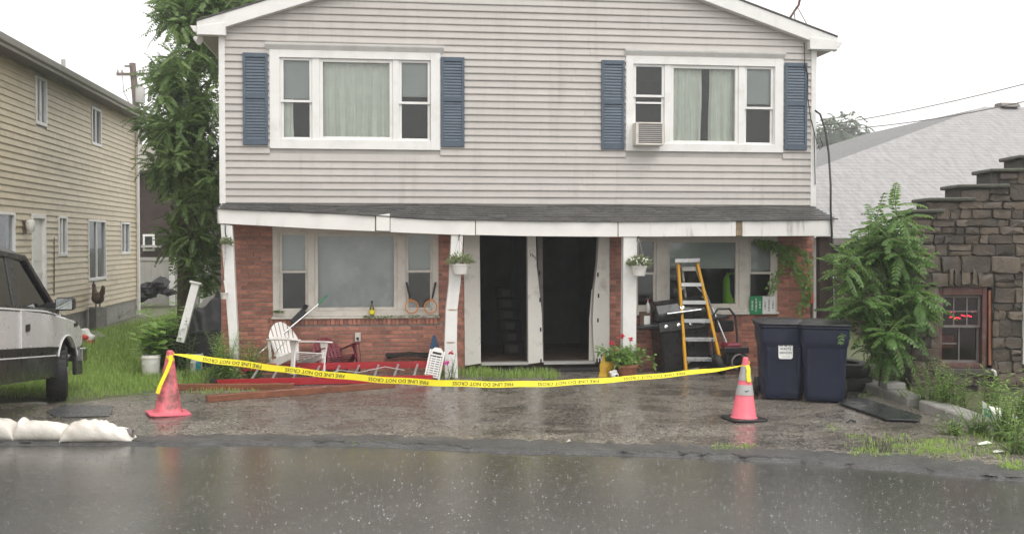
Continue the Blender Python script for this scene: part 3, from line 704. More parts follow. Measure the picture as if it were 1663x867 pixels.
# bent mast on the roof edge
YR = YF + .6; b0 = PY(1276, 36, YR); b0.z -= .05
ms = obj('roof_mast', MB().tube([b0, PY(1292, 16, YR), PY(1297, 9, YR), PY(1299, 0, YR), PY(1299, -40, YR)], .022, 7), 'rust_frame', house, smooth=50)
obj('mast_brace', MB().tube([PY(1290, 22, YR), PY(1292.5, 43, YR)], .009, 5).tube([PY(1296, 14, YR), PY(1318, 54, YR)], .008, 5), 'rust_frame', ms)
obj('dish', MB().lathe([(.02, 0), (.2, .05), (.3, .12), (.29, .125), (.19, .06), (.02, .01)], 16, m=Matrix.Translation(PY(1278, -42, YR - .1)) @ Matrix.Rotation(R(-60), 4, 'X')), 'grey_box', ms, smooth=50)
# ================================================================ tan neighbour house
g = G(222, 512); XW = g.x; YC = g.y                     # wall plane and its far corner
nb = thing('tan_sided_house', 'long tan vinyl sided house standing side on behind the parked truck', 'house', (XW - 3, YC - 8, 0))
PN = lambda u, d, z: V(XW + d, u, z)                   # u runs along Y
Y0 = 12.0
def rectX(px0, px1, py0, py1):
    ym = (py0 + py1) / 2; xm = (px0 + px1) / 2
    a, b = PX(px0, ym, XW).y, PX(px1, ym, XW).y
    return (a, b, PX(xm, py1, XW).z, PX(xm, py0, XW).z)
zf0 = PX(190, 492, XW).z; zt0 = PX(2, 86, XW).z
nw = [rectX(-40, 22, 343, 420), rectX(93, 107, 351, 416), rectX(141.5, 170, 357, 455), rectX(195, 209, 361, 413), rectX(56, 73.5, 126, 204), rectX(147, 162, 176, 237)]
nd = rectX(50, 73, 348, 492); nd = (nd[0], nd[1], .55, nd[3])
siding(nb, PN, .132, 60, zf0, lambda z: (Y0, YC - .02) if z < zt0 + .05 else (0, 0), nw + [nd], 'siding_tan', rs=random.Random(21))
mb = MB(); wall_holes(mb, Y0, YC, zf0 - .02, zt0 + .15, nw + [nd], lambda m, a, b, c, d: m.box(XW - .14, XW, a, b, c, d)); obj('sheathing', mb, 'soffit', nb)
obj('foundation', MB().box(XW - .2, XW - .015, Y0, YC - .02, -.05, zf0 - .021), 'concrete', nb)
obj('end_wall', MB().box(XW - 7, XW - .141, YC - .14, YC, 0, zt0 + .1).box(XW - 7, XW - .141, Y0, Y0 + .14, 0, zt0 + .1).box(XW - 7, XW - 6.86, Y0 + .14, YC - .14, 0, zt0 + .1), 'siding_tan', nb)
obj('room_floor', MB().box(XW - 6.8, XW - .15, Y0 + .15, YC - .15, zf0 + 2.3, zf0 + 2.5), 'room', nb)
obj('room_back', MB().box(XW - 2.6, XW - 2.5, Y0 + .15, YC - .15, 0, zf0 + 2.29).box(XW - 2.6, XW - 2.5, Y0 + .15, YC - .15, zf0 + 2.51, zt0 + .1), 'room', nb)
OVN = .42; ze = PX(0, 60, XW + OVN).z
obj('roof_slope', MB().prism([V(XW + OVN, Y0 - .3, ze + .06), V(XW - 3.5, Y0 - .3, ze + 1.5), V(XW - 7.4, Y0 - .3, ze + .06), V(XW - 3.5, Y0 - .3, ze + 1.62)][:3] + [], (0, YC - Y0 + .55, 0)), 'shingle', nb)
obj('soffit', MB().box(XW + .003, XW + OVN - .01, Y0 - .28, YC + .2, ze - .10, ze - .085), 'grey_frame', nb)
obj('fascia_board', MB().box(XW + OVN - .025, XW + OVN, Y0 - .28, YC + .25, ze - .13, ze + .055), 'soffit', nb)
obj('gutter', MB().prism([V(XW + OVN + .002, Y0 - .28, ze - .06), V(XW + OVN + .07, Y0 - .28, ze - .06), V(XW + OVN + .11, Y0 - .28, ze + .05), V(XW + OVN + .002, Y0 - .28, ze + .05)], (0, YC - Y0 + .5, 0)), 'soffit', nb, bevel=.006)
obj('frieze_board', MB().box(XW + .022, XW + .034, Y0, YC, zt0 - .02, ze - .101), 'siding_tan', nb)
obj('corner_board', MB().box(XW - .06, XW + .03, YC - .10, YC + .01, zf0 - .02, zt0 + .2), 'siding_tan', nb)
obj('downspout', MB().box(XW + .035, XW + .115, YC - .10, YC - .01, .02, ze - .1), 'trim', nb, bevel=.012)
obj('vent_pipe', MB().tube([PX(103, 118, XW - 1.2), PX(103, 97, XW - 1.2)], .06, 8), 'grey_box', nb)
def nwin(r, vert=True):
    u0, u1, z0, z1 = r; mb = MB(); t_ = .055
    bx = lambda m, a, b, c, d, o=.045: m.box(XW - .06, XW + o, a, b, c, d)
    bx(mb, u0, u0 + t_, z0, z1); bx(mb, u1 - t_, u1, z0, z1); bx(mb, u0 + t_, u1 - t_, z0, z0 + t_ * 1.3); bx(mb, u0 + t_, u1 - t_, z1 - t_, z1)
    f = obj('window', mb, 'trim', nb, bevel=.004); um = (u0 + u1) / 2
    if vert: obj('mullion', MB().box(XW - .03, XW + .02, um - .035, um + .035, z0 + .07, z1 - .055), 'trim', f)
    obj('pane', MB().box(XW - .012, XW - .008, u0 + t_, u1 - t_, z0 + .07, z1 - .055), 'glass_far', f)
    return f
for i, r in enumerate(nw): nwin(r, i > 0)
u0, u1, z0, z1 = nd; mb = MB()
for a, b in ((u0, u0 + .09), (u1 - .09, u1)): mb.box(XW - .1, XW + .04, a, b, z0, z1)
mb.box(XW - .1, XW + .04, u0 + .09, u1 - .09, z1 - .09, z1); fr = obj('door_frame', mb, 'trim', nb, bevel=.004)
dr = obj('door', MB().box(XW - .075, XW - .03, u0 + .09, u1 - .09, z0, z1 - .09), 'white_plastic', nb, bevel=.004)
for a, b in ((.12, .45), (.55, .9)): obj('door_panel', MB().box(XW - .03, XW - .018, u0 + .3, u1 - .3, lerp(z0, z1, a), lerp(z0, z1, b)), 'white_plastic', dr, bevel=.006)
obj('handle', MB().tube([V(XW - .03, u1 - .2, z0 + .95), V(XW + .02, u1 - .2, z0 + .95), V(XW + .03, u1 - .3, z0 + .95)], .016, 6), 'chrome', dr)
obj('door_steps', MB().box(XW + .036, XW + .6, u0 - .1, u1 + .1, -.02, .30), 'concrete', nb, bevel=.01)
p = PX(47, 369, XW + .12); lm = obj('wall_lamp', MB().box(XW + .02, XW + .05, p.y - .09, p.y + .09, p.z - .14, p.z + .14), 'clay_brown', nb, bevel=.008)
obj('lamp_shade', MB().lathe([(.05, -.10), (.075, -.06), (.10, .04), (.09, .12), (.03, .15)], 10, c=(XW + .15, p.y, p.z)), 'flower_white', lm, smooth=40)
obj('wall_cable', MB().tube([PX(88, 386, XW + .03), PX(88, 480, XW + .03)], .012, 5), 'cable', nb)

# ================================================================ yard behind: fence, sheds, pole
fy = 37.0
fn = thing('vinyl_fence', 'low grey white vinyl fence between the two houses', 'fence', (PY(255, 480, fy).x, fy, 0))
a, b = PY(212, 420, fy).x, PY(345, 420, fy).x; zt_ = PY(250, 418, fy).z; n_ = 12
for i in range(n_):
    obj('fence_board', MB().box(lerp(a, b, i / n_) + .004, lerp(a, b, (i + 1) / n_) - .004, fy, fy + .03, .05, zt_ - .12), 'fence_vinyl', fn, bevel=.004)
obj('rail', MB().box(a, b, fy - .03, fy + .06, zt_ - .118, zt_), 'fence_vinyl', fn, bevel=.005); obj('rail', MB().box(a, b, fy - .035, fy - .002, zt_ - 1.0, zt_ - .85), 'fence_vinyl', fn, bevel=.005)
for px in (280, 330): x = PY(px, 420, fy).x; obj('fence_post', MB().box(x - .09, x + .09, fy - .14, fy - .037, 0, zt_ + .08), 'trim', fn, bevel=.008)
by = 44.0
bh = thing('brown_back_house', 'dark brown house half hidden behind the big tree', 'house', (PY(270, 450, by).x, by, 0))
x0, x1 = PY(205, 300, by).x, PY(330, 300, by).x; zr = PY(240, 282, by).z
obj('wall', MB().box(x0, x1, by, by + 5, 0, zr), 'brown_wall', bh)
obj('upper_wall', MB().box(x0 - .5, PY(243, 300, by).x, by + .8, by + 4.6, zr, PY(230, 232, by).z), 'pale_wall', bh)
obj('roof', MB().box(x0 - .2, x1 + .2, by - .3, by + 5.2, zr + .003, zr + .12), 'shingle', bh)
wx0, wx1, wz0, wz1 = rect(236, 248, 384, 404, by)
wv = obj('window', MB().box(wx0 - .09, wx1 + .09, by - .06, by - .003, wz0 - .09, wz1 + .09), 'trim', bh, bevel=.01); obj('pane', MB().box(wx0, wx1, by - .07, by - .061, wz0, wz1), 'soot', wv)
obj('ledge', MB().box(PY(232, 400, by).x, PY(262, 400, by).x, by - .3, by - .003, PY(240, 398, by).z - .1, PY(240, 398, by).z), 'grey_box', bh)
pp = PY(222, 180, 52); pole = thing('utility_pole', 'wooden utility pole with a crossarm above the tan house roof', 'utility pole', (pp.x, 52, 0))
tp = PY(215, 103, 52); obj('pole', MB().tube([V(pp.x + .35, 52, 0), pp, tp], [.2, .17, .15], 8), 'pole_wood', pole, smooth=50)
ca, cb = PY(191, 122, 52), PY(236, 122, 52); obj('crossarm', MB().bar(ca + V(0, -.2, 0), cb + V(0, -.2, 0), .11, .13), 'pole_wood', pole)
obj('crossarm', MB().bar(PY(204, 109, 52) + V(0, -.2, 0), tp + V(0, -.2, -.18), .08, .08), 'pole_wood', pole)
for px in (193, 200, 229, 234):
    q = PY(px, 120, 52) + V(0, -.2, 0); obj('insulator', MB().lathe([(.03, 0), (.06, .05), (.05, .14), (.02, .17)], 8, c=q), 'grey_box', pole, smooth=50)
obj('transformer', MB().lathe([(.2, 0), (.22, .05), (.22, .7), (.15, .8)], 12, c=PY(228, 168, 51.6)), 'grey_box', pole, smooth=40)
obj('dropped_wire', MB().tube([PY(199, 124, 51.8), PY(201, 150, 51.8), PY(212, 172, 51.8)], .015, 4), 'cable', pole)
def wire(a, b, sag, r, label):
    k = 14; pts = [a.lerp(b, i / k) - V(0, 0, sag * 4 * (i / k) * (1 - i / k)) for i in range(k + 1)]
    tag(obj('power_line', MB().tube(pts, r, 4), 'grey_frame'), label, 'power line', 'thin power lines above the grey roof')
wire(PY(1324, 206, YF), PY(1720, 122, 13), .06, .007, 'upper thin power line rising from the house toward the right edge')
wire(PY(1324, 212, YF), PY(1720, 152, 13), .10, .007, 'lower thin power line rising from the house toward the right edge')

# ================================================================ stone building with stepped gable
sa = R(-9) + 0.0; sbp = G(1478, 634); SD = V(math.cos(sa), math.sin(sa), 0); SN = V(math.sin(sa), -math.cos(sa), 0)
stn = thing('stone_building', 'dark fieldstone building with a stepped parapet and wide grey shingle roof', 'building', sbp)
def SPX(px, py):                                       # pixel -> (u, z) on the stone face
    d = ray(px, py); t_ = (sbp - CP).dot(SN) / d.dot(SN); q = CP + d * t_; return (q - sbp).dot(SD), q.z
def SP(u, d, z): return sbp + SD * u + SN * d + V(0, 0, z)
uR = SPX(1760, 400)[0]
steps = [(1478, 1530, 342), (1508, 1580, 323), (1556, 1635, 301.5), (1609, 1685, 276), (1655, 1780, 254)]
su = [(SPX(a, y)[0], SPX(b, y)[0], SPX(a, y)[1]) for a, b, y in steps]
def ztop(u):
    z = su[0][2]
    for a, b, h in su:
        if u >= a - .01: z = h
    return z
wu0, wz1_ = SPX(1526, 466); wu1, wz0_ = SPX(1610, 598)
win = (wu0, wu1, wz0_, wz1_)
mb = MB()
for i, (a, b, h) in enumerate(su):
    nxt = su[i + 1][0] if i + 1 < len(su) else uR
    us = sorted({a if i else 0, nxt} | {q for q in (wu0, wu1) if (a if i else 0) < q < nxt})
    for p_, q_ in zip(us, us[1:]):
        for c, d in ([(-.4, wz0_), (wz1_, h - .04)] if wu0 <= (p_ + q_) / 2 <= wu1 else [(-.4, h - .04)]):
            mb.hexa([SP(p_, .008, c), SP(q_, .008, c), SP(q_, -.5, c), SP(p_, -.5, c), SP(p_, .008, d), SP(q_, .008, d), SP(q_, -.5, d), SP(p_, -.5, d)])
obj('mortar_wall', mb, 'stone_mortar', stn)
rr = random.Random(12)
def stone(u0, u1, z0, z1, pd=0.):
    g_ = .005; w2, h2 = (u1 - u0) / 2 - g_, (z1 - z0) / 2 - g_
    if w2 < .015 or h2 < .012: return
    c = [(-w2, -h2), (w2, -h2), (w2, h2), (-w2, h2)]; ring = []
    for i in range(4):                                 # irregular eight-sided outline
        (ax, az), (bx, bz) = c[i], c[(i + 1) % 4]; k = rr.uniform(.04, .2); j = rr.uniform(.8, .96); e_ = .014
        ring += [(lerp(ax, bx, k) + rr.uniform(-e_, e_), lerp(az, bz, k) + rr.uniform(-e_, e_)), (lerp(ax, bx, j) + rr.uniform(-e_, e_), lerp(az, bz, j) + rr.uniform(-e_, e_))]
    cu, cz = (u0 + u1) / 2, (z0 + z1) / 2; pr = rr.uniform(.02, .06) + pd; m8 = 8; vs = []
    for s_, d in ((1, -.05), (1, pr * .75), (.91, pr)):
        for (x, z) in ring: vs.append(SP(cu + x * s_, d + (rr.uniform(-.008, .008) if s_ < 1 else 0), cz + z * s_))
    fs = [(k * m8 + i, k * m8 + (i + 1) % m8, (k + 1) * m8 + (i + 1) % m8, (k + 1) * m8 + i) for k in range(2) for i in range(m8)]
    vs.append(SP(cu + rr.uniform(-.3, .3) * w2, pr + rr.uniform(-.004, .014), cz + rr.uniform(-.3, .3) * h2)); fs += [(2 * m8 + i, 2 * m8 + (i + 1) % m8, 3 * m8) for i in range(m8)]
    obj('stone', MB().add(vs, fs), 'stone', stn, smooth=20)
z = -.30
maxz = su[-1][2]
while z < maxz - .06:
    h = rr.choice((.11, .14, .17, .2, .25)); u = .0
    if abs(z + h - wz1_) < .1: h = wz1_ - z
    while u < uR:
        w_ = rr.choice((.12, .17, .22, .28, .34, .42)); u1 = min(u + w_, uR)
        top_ = min(z + h, ztop((u + u1) / 2) - .05)
        if top_ - z > .05:
            for a, b in free(u, u1, z, top_, [win]):
                r_ = rr.random()
                if r_ < .25 and b - a > .2 and top_ - z > .15: zz_ = lerp(z, top_, rr.uniform(.4, .6)); stone(a, b, z, zz_); stone(a, b, zz_, top_)
                elif r_ < .30 and b - a > .3: um = lerp(a, b, rr.uniform(.35, .65)); stone(a, um, z, top_); stone(um, b, z, top_)
                else: stone(a, b, z, top_)
        u = u1
    z += h
for k, px in enumerate((1560, 1569, 1577)): pass
# voussoirs over the window
for i, (px, w_) in enumerate(((1541, 8), (1551, 7), (1566, 16), (1581, 8), (1590, 8))):
    a, zb_ = SPX(px - w_ / 2, 464); b, zt_ = SPX(px + w_ / 2, (436, 438, 428, 436, 438)[i]); stone(a, b, zb_, zt_, .028)
for i, (a, b, h) in enumerate(su):
    vs = []
    a2, b2 = a - .06 if i else -.06, b
    p = [SP(a2, .11, h - .035), SP(b2, .11, h - .035), SP(b2, -.55, h - .045), SP(a2, -.55, h - .045), SP(a2 + .01, .12, h + .012), SP(b2, .125, h + .018), SP(b2, -.55, h + .012), SP(a2, -.55, h + .01)]
    obj('cap_stone', MB().hexa(p), 'cap_stone', stn, bevel=.012)
# the old window
mb = MB(); t_ = .06
def sbox(mb, u0, u1, z0, z1, d0, d1): return mb.hexa([SP(u0, d1, z0), SP(u1, d1, z0), SP(u1, d0, z0), SP(u0, d0, z0), SP(u0, d1, z1), SP(u1, d1, z1), SP(u1, d0, z1), SP(u0, d0, z1)])
sbox(mb, wu0, wu0 + .05, wz0_, wz1_, -.18, -.02); sbox(mb, wu1 - .13, wu1 - .06, wz0_, wz1_, -.18, -.02); sbox(mb, wu0 + .05, wu1 - .13, wz1_ - .12, wz1_, -.18, -.02); sbox(mb, wu0 + .05, wu1 - .13, wz0_, wz0_ + .07, -.18, -.02)
sw_ = obj('window', mb, 'rust_frame', stn, bevel=.008)
obj('drain_pipe', MB().tube([SP(wu1 - .03, -.02, wz1_ - .05), SP(wu1 - .025, .0, wz0_ + .05)], .022, 7), 'terracotta', sw_, smooth=50)
obj('window_sill', (lambda m: sbox(m, wu0 - .08, wu1 + .08, wz0_ - .09, wz0_ - .003, -.18, .09))(MB()), 'stone_mortar', sw_, bevel=.01)
wi0, wi1, wb, wt = wu0 + .05, wu1 - .13, wz0_ + .07, wz1_ - .12; wm_ = (wb + wt) / 2 + .04
for a, b, dd in ((wm_ - .02, wt, -.09), (wb, wm_ + .02, -.13)):
    mb = MB(); sbox(mb, wi0, wi0 + .035, a, b, dd - .03, dd); sbox(mb, wi1 - .035, wi1, a, b, dd - .03, dd); sbox(mb, wi0 + .035, wi1 - .035, a, a + .035, dd - .03, dd); sbox(mb, wi0 + .035, wi1 - .035, b - .035, b, dd - .03, dd)
    ss = obj('sash', mb, 'grey_frame', sw_)
    n_ = 3 if dd > -.1 else 2
    for i in range(1, n_): u = lerp(wi0, wi1, i / n_); obj('muntin', sbox(MB(), u - .009, u + .009, a + .035, b - .035, dd - .025, dd - .003), 'grey_frame', sw_)
    zz_ = lerp(a, b, .5); obj('muntin', sbox(MB(), wi0 + .035, wi1 - .035 - (.0 if n_ == 3 else (wi1 - wi0) * .5), zz_ - .009, zz_ + .009, dd - .024, dd - .004), 'grey_frame', sw_)
    obj('pane', sbox(MB(), wi0 + .03, wi1 - .03, a + .03, b - .03, dd - .018, dd - .014), 'glass_old', sw_)
obj('dark_room', sbox(sbox(sbox(sbox(sbox(MB(), 0.3, uR, -.4, 2.2, -2.6, -2.5), .25, .3, -.4, 2.2, -2.5, -.5), uR - .05, uR, -.4, 2.2, -2.5, -.5), .3, uR, 2.1, 2.2, -2.5, -.5), .3, uR, -.3, -.2, -2.5, -.5), 'room', stn)
obj('inner_counter', sbox(MB(), wi0, lerp(wi0, wi1, .55), lerp(wb, wm_, .35), lerp(wb, wm_, .68), -.6, -.4), 'wood_raw', stn)
ns = thing('neon_sign', 'small glowing red neon squiggle behind the old stone framed window', 'neon sign', SP((wi0 + wi1) / 2, -.3, wm_ + .1))
def npt(px, py, d=-.22):
    u, z_ = SPX(px, py); return SP(u, d, z_)
for pts in ([(1552, 517), (1556, 516), (1560, 519), (1564, 517), (1569, 519)], [(1571, 513), (1577, 515), (1582, 514), (1588, 516)], [(1554, 508), (1557, 507), (1560, 508)], [(1531, 491), (1533, 491)], [(1589, 508), (1590, 508)]):
    obj('neon_tube', MB().tube([npt(*q) for q in pts], .008, 5), 'neon', ns, smooth=60)
p = npt(1611, 602, .10); obj('pipe_outlet', MB().tube([p + V(-.05, 0, .03), p, p + V(.01, 0, -.06)], .02, 6), 'white_plastic', stn)
p = npt(1487, 407, .05); obj('wall_lamp', MB().lathe([(.02, 0), (.04, .03), (.05, .07), (.02, .1)], 8, c=p), 'flower_white', stn)
obj('door_frame', sbox(MB(), SPX(1659, 500)[0], SPX(1659, 500)[0] + .1, SPX(1659, 590)[1], SPX(1659, 440)[1], .0, .08), 'trim', stn)
# wide shingled roof behind and its low rear wing
RY0, RY1 = 23.0, 31.0
ze_ = PY(1400, 387, RY0).z; zr_ = PY(1630, 174, RY1).z
xe = PY(1010, 388, RY0).x; xr = PY(1598, 181, RY1).x; xf = PY(1900, 300, RY1).x + 4
E0 = V(xe, RY0, ze_); RR = [E0, V(xf, RY0, ze_), V(xf, RY1, zr_), V(xr, RY1, zr_)]
org = RR[0]; ex = V(1, 0, 0); ey = (V(0, RY1 - RY0, zr_ - ze_)).normalized(); ezv = ex.cross(ey)
lm_ = Matrix(((ex.x, ey.x, ezv.x, org.x), (ex.y, ey.y, ezv.y, org.y), (ex.z, ey.z, ezv.z, org.z), (0, 0, 0, 1)))
o = link('roof_slope', MB().prism([lm_.inverted() @ q for q in RR], (0, 0, -.12)).mesh('roof_slope'), 'grey_shingle', stn, local=True); o.matrix_parent_inverse = wm(stn).inverted(); o.matrix_basis = lm_
obj('roof_end', MB().prism([E0 + V(.02, .02, -.02), RR[3] + V(0, 0, -.02), V(xr, RY1 + 8, zr_ - .02), V(xe + .02, RY1 + 8, ze_ - .02)], (0, 0, -.1)), 'shingle', stn)
obj('ridge_vent', MB().prism([V(PY(1622, 174, RY1).x, RY1 - .25, zr_ - .02), V(PY(1622, 174, RY1).x, RY1 - .1, zr_ + .12), V(PY(1622, 174, RY1).x, RY1 + .2, zr_ + .12), V(PY(1622, 174, RY1).x, RY1 + .3, zr_)], (.6, 0, 0)), 'grey_frame', stn)
obj('eave_board', MB().box(xe, xf, RY0 - .03, RY0 - .002, ze_ - .16, ze_ - .005), 'grey_frame', stn)
obj('rear_wall', MB().box(xe + .4, xf, RY0 + .3, RY0 + .5, 0, ze_ + .1), 'brown_wall', stn)

# ================================================================ foliage
def leaflet(mb, b, d, n_, L, w_, fold=.25):
    s = d.cross(n_)
    if s.length < 1e-4: return
    s = s.normalized() * (w_ / 2); m_ = b + d * (L * .42) - n_ * (L * fold * .3)
    mb.add([b, m_ + s, b + d * L - n_ * (L * fold), m_ - s], [(0, 1, 2, 3)])
def frond(mb, base, d, L, pairs, ll, lw, droop, r, stems=None):
    """a drooping pinnate leaf"""
    d = d.normalized(); p = base.copy(); st = L / pairs; pts = [p.copy()]
    for i in range(pairs):
        d = (d + V(0, 0, -droop * st)).normalized(); p = p + d * st; pts.append(p.copy())
        s = d.cross(V(0, 0, 1))
        if s.length < .05: s = V(1, 0, 0)
        s.normalize(); n_ = s.cross(d).normalized(); t_ = i / pairs; k = ll * (1 - .5 * t_) * (.7 + .3 * min(1, t_ * 5))
        for sg in (1, -1):
            dd = (s * sg * .9 + d * .45 + V(0, 0, -.22 + r.uniform(-.15, .15))).normalized()
            leaflet(mb, p, dd, n_, k * r.uniform(.8, 1.15), lw * r.uniform(.8, 1.2))
    leaflet(mb, p, d, V(0, 0, 1), ll * .5, lw)
    if stems is not None: stems.tube(pts, [.006] * (len(pts) - 1) + [.003], 3, cap=False)
def tree(name, label, cat, base, trunk, limbs, lobes, lm='leaf_tree', seed=1, frondL=.55, pairs=8, ll=.16, lw=.055, droop=1.0, dens=40, group=None, hollow=.25):
    r = random.Random(seed); t_ = thing(name, label, cat, base, group=group)
    mb = MB().tube(trunk[0], trunk[1], 9)
    for pts, rad in limbs: mb.tube(pts, rad, 6)
    obj('trunk', mb, 'bark', t_, smooth=60)
    mb = MB(); stm = MB()
    for c, rad in lobes:
        c = Vector(c); rad = Vector(rad) if not isinstance(rad, (int, float)) else V(rad, rad, rad)
        k = int(dens * (rad.x * rad.z + rad.y * rad.z + rad.x * rad.y) / 3)
        for _ in range(k):
            d = V(r.gauss(0, 1), r.gauss(0, 1), r.gauss(0, 1)).normalized(); q = lerp(hollow, 1.0, r.random() ** .5)
            p = c + V(d.x * rad.x, d.y * rad.y, d.z * rad.z) * q
            frond(mb, p, V(d.x, d.y, d.z * .5 + .1 + r.uniform(-.3, .3)), frondL * r.uniform(.6, 1.2), pairs, ll, lw, droop * r.uniform(.7, 1.4), r, stm)
    obj('crown', mb, lm, t_, fixn=False); tag(obj('leaf_stalks', stm, 'stem', t_), kind='stuff')
    return t_
def clustered(name, label, base, trunk, zones, Yc, spread, lm, seed, ncl, nfr, rad, frondL, pairs, ll, lw, droop, stems_from):
    """crown of separate leaf sprays, each on its own twig; zones: silhouette ellipses (px, py, rx, ry, weight)"""
    r = random.Random(seed); t_ = thing(name, label, 'tree', base)
    mb = MB().tube(trunk[0], trunk[1], 9); lf = MB(); stm = MB(); wt = [z[4] for z in zones]
    for i in range(ncl):
        zx, zy, rx, ry, _ = r.choices(zones, wt)[0]; a, q = r.uniform(0, 6.28), r.random() ** .5
        c = PY(zx + rx * q * math.cos(a), zy + ry * q * math.sin(a), Yc + r.gauss(0, spread))
        if i % 2 == 0:
            s0 = min(stems_from, key=lambda p: (p - c).length + max(0, p.z - c.z) * 1.5); mb.tube([s0, s0.lerp(c, .55) + V(0, 0, .12), c], [.03, .018, .006], 5)
        k = rad * r.uniform(.6, 1.25); sz = r.uniform(.75, 1.2)
        for _ in range(int(nfr * r.uniform(.6, 1.3))):
            d = V(r.gauss(0, 1), r.gauss(0, 1), r.gauss(.15, .75)).normalized(); frond(lf, c + d * k * r.uniform(.1, .7), d + V(0, 0, r.uniform(-.2, .4)), frondL * sz * r.uniform(.6, 1.2), pairs, ll * sz, lw * sz, droop * r.uniform(.6, 1.5), r, stm)
    obj('trunk', mb, 'bark', t_, smooth=60); obj('crown', lf, lm, t_, fixn=False); tag(obj('leaf_stalks', stm, 'stem', t_), kind='stuff')
    return t_
# big drooping tree between the houses
TY = 24.5
def T(px, py, dy=0.): return PY(px, py, TY + dy)
tb = V(T(300, 450).x, TY, 0)
zones = [(303, 10, 36, 38, 1.9), (345, 20, 24, 36, 1.2), (284, 38, 18, 24, .7), (335, 75, 28, 40, 1.7), (292, 100, 20, 22, .7), (268, 135, 18, 28, .8), (315, 150, 38, 40, 1.5), (255, 205, 26, 22, 1.1), (300, 225, 45, 40, 2.0), (340, 235, 20, 50, 1.0),
         (272, 270, 22, 40, .9), (320, 300, 36, 45, 1.9), (345, 360, 18, 50, 1.0), (300, 370, 26, 40, 1.2), (276, 400, 10, 40, .4), (325, 430, 26, 30, 1.0), (270, 118, 12, 10, .3), (395, 0, 38, 12, 1.0)]
trk = [tb - V(0, 0, .1), T(300, 430), T(302, 330), T(305, 250), T(310, 160), T(308, 80), T(300, 20)]
clustered('locust_tree', 'tall drooping green tree growing between the two houses', tb, (trk, [.19, .17, .14, .11, .08, .05, .02]), zones, TY, .75, 'leaf_tree', 4, 300, 13, .30, .46, 9, .105, .042, 1.7, trk[2:])
# second tree peeping over the roof slope
TY2 = 34; bx_ = PY(425, 100, TY2)
tree('roadside_tree', 'tree top showing above the roof slope beside the gable', 'tree', (bx_.x, TY2, 0), ([V(bx_.x, TY2, -.1), V(bx_.x, TY2, 6), PY(420, 20, TY2)], [.25, .2, .06]), [],
     [(PY(405, 14, TY2), (.9, .9, .6)), (PY(440, 2, TY2), (1.0, 1, .9)), (PY(470, -30, TY2), (1.0, 1, .8)), (PY(390, -10, TY2), (.7, .8, .7))], 'leaf_tree', 9, .6, 7, .2, .08, 1.0, 36)
# tree-of-heaven sapling by the stone building
AB = G(1432, 640)
def A(px, py, dy=0.): return PY(px, py, AB.y + dy)
zones = [(1450, 358, 8, 8, .2), (1438, 376, 20, 12, .6), (1464, 392, 14, 12, .5), (1416, 404, 24, 14, .9), (1450, 416, 28, 16, 1.0), (1392, 432, 24, 18, .9), (1442, 450, 30, 20, 1.0), (1478, 466, 18, 20, 1.0), (1390, 485, 22, 24, .9), (1438, 505, 32, 22, 1.0), (1484, 496, 14, 18, .7), (1408, 535, 28, 20, .9), (1458, 545, 28, 18, .9), (1430, 568, 26, 12, .6), (1380, 450, 10, 26, .35), (1376, 515, 8, 26, .3)]
trk = [AB - V(0, 0, .05), A(1438, 560), A(1441, 500), A(1443, 440), A(1447, 395), A(1450, 350)]
clustered('ailanthus_sapling', 'bushy sapling with long feathery leaves beside the stone building', AB, (trk, [.06, .05, .04, .03, .02, .01]), zones, AB.y - .25, .22, 'leaf_ailanthus', 8, 100, 8, .17, .38, 8, .105, .036, 2.2, trk[1:])
rr = random.Random(77); mb = MB(); stm = MB()
ap = bpy.data.objects['ailanthus_sapling']
for px, py, ang, L in ((1452, 318, 15, .42), (1452, 322, 165, .40), (1450, 320, 95, .35), (1452, 330, -30, .45), (1446, 332, 200, .45), (1440, 352, 190, .5), (1455, 350, -15, .42), (1420, 382, 180, .45), (1400, 420, 185, .4), (1395, 440, 200, .4), (1490, 455, -20, .3), (1496, 480, -30, .28), (1470, 335, 10, .34), (1478, 350, -5, .3), (1410, 372, 170, .5), (1392, 398, 178, .4), (1385, 465, 200, .35), (1462, 390, 5, .45), (1430, 360, 160, .5)):
    frond(mb, A(px, py + 16, -.35), V(math.cos(R(ang)), -.35, math.sin(R(ang)) * .7 + .25), L, 10, .11, .034, 1.9, rr, stm)
obj('crown', mb, 'leaf_weed', ap, fixn=False); tag(obj('leaf_stalks', stm, 'stem', ap), kind='stuff')
# hazy trees far behind the roof
for i, (px, py, rx, rz, Y) in enumerate(((1340, 226, 7.5, 7.0, 170), (1378, 240, 7.0, 5.2, 180), (1418, 256, 6.0, 3.6, 190))):
    c = PY(px, py + 10, Y); rr = random.Random(i + 50)
    lob = [((c.x + rr.uniform(-.6, .6) * rx, Y + rr.uniform(-2, 2), c.z + rr.uniform(-.6, .40) * rz), (rx * rr.uniform(.25, .5), 3, rz * rr.uniform(.25, .5))) for _ in range(14)]
    tree('far_tree', ('tallest far tree, pale in the rain close to the house corner', 'middle far tree, pale in the rain above the grey roof', 'lowest far tree, pale in the rain above the grey roof')[i], 'tree', (c.x, Y, 0), ([V(c.x, Y, 0), V(c.x, Y, c.z)], [.3, .12]), [], lob, 'leaf_far', 60 + i, 1.6, 4, .85, .42, .8, 9, group='far trees pale in the rain')
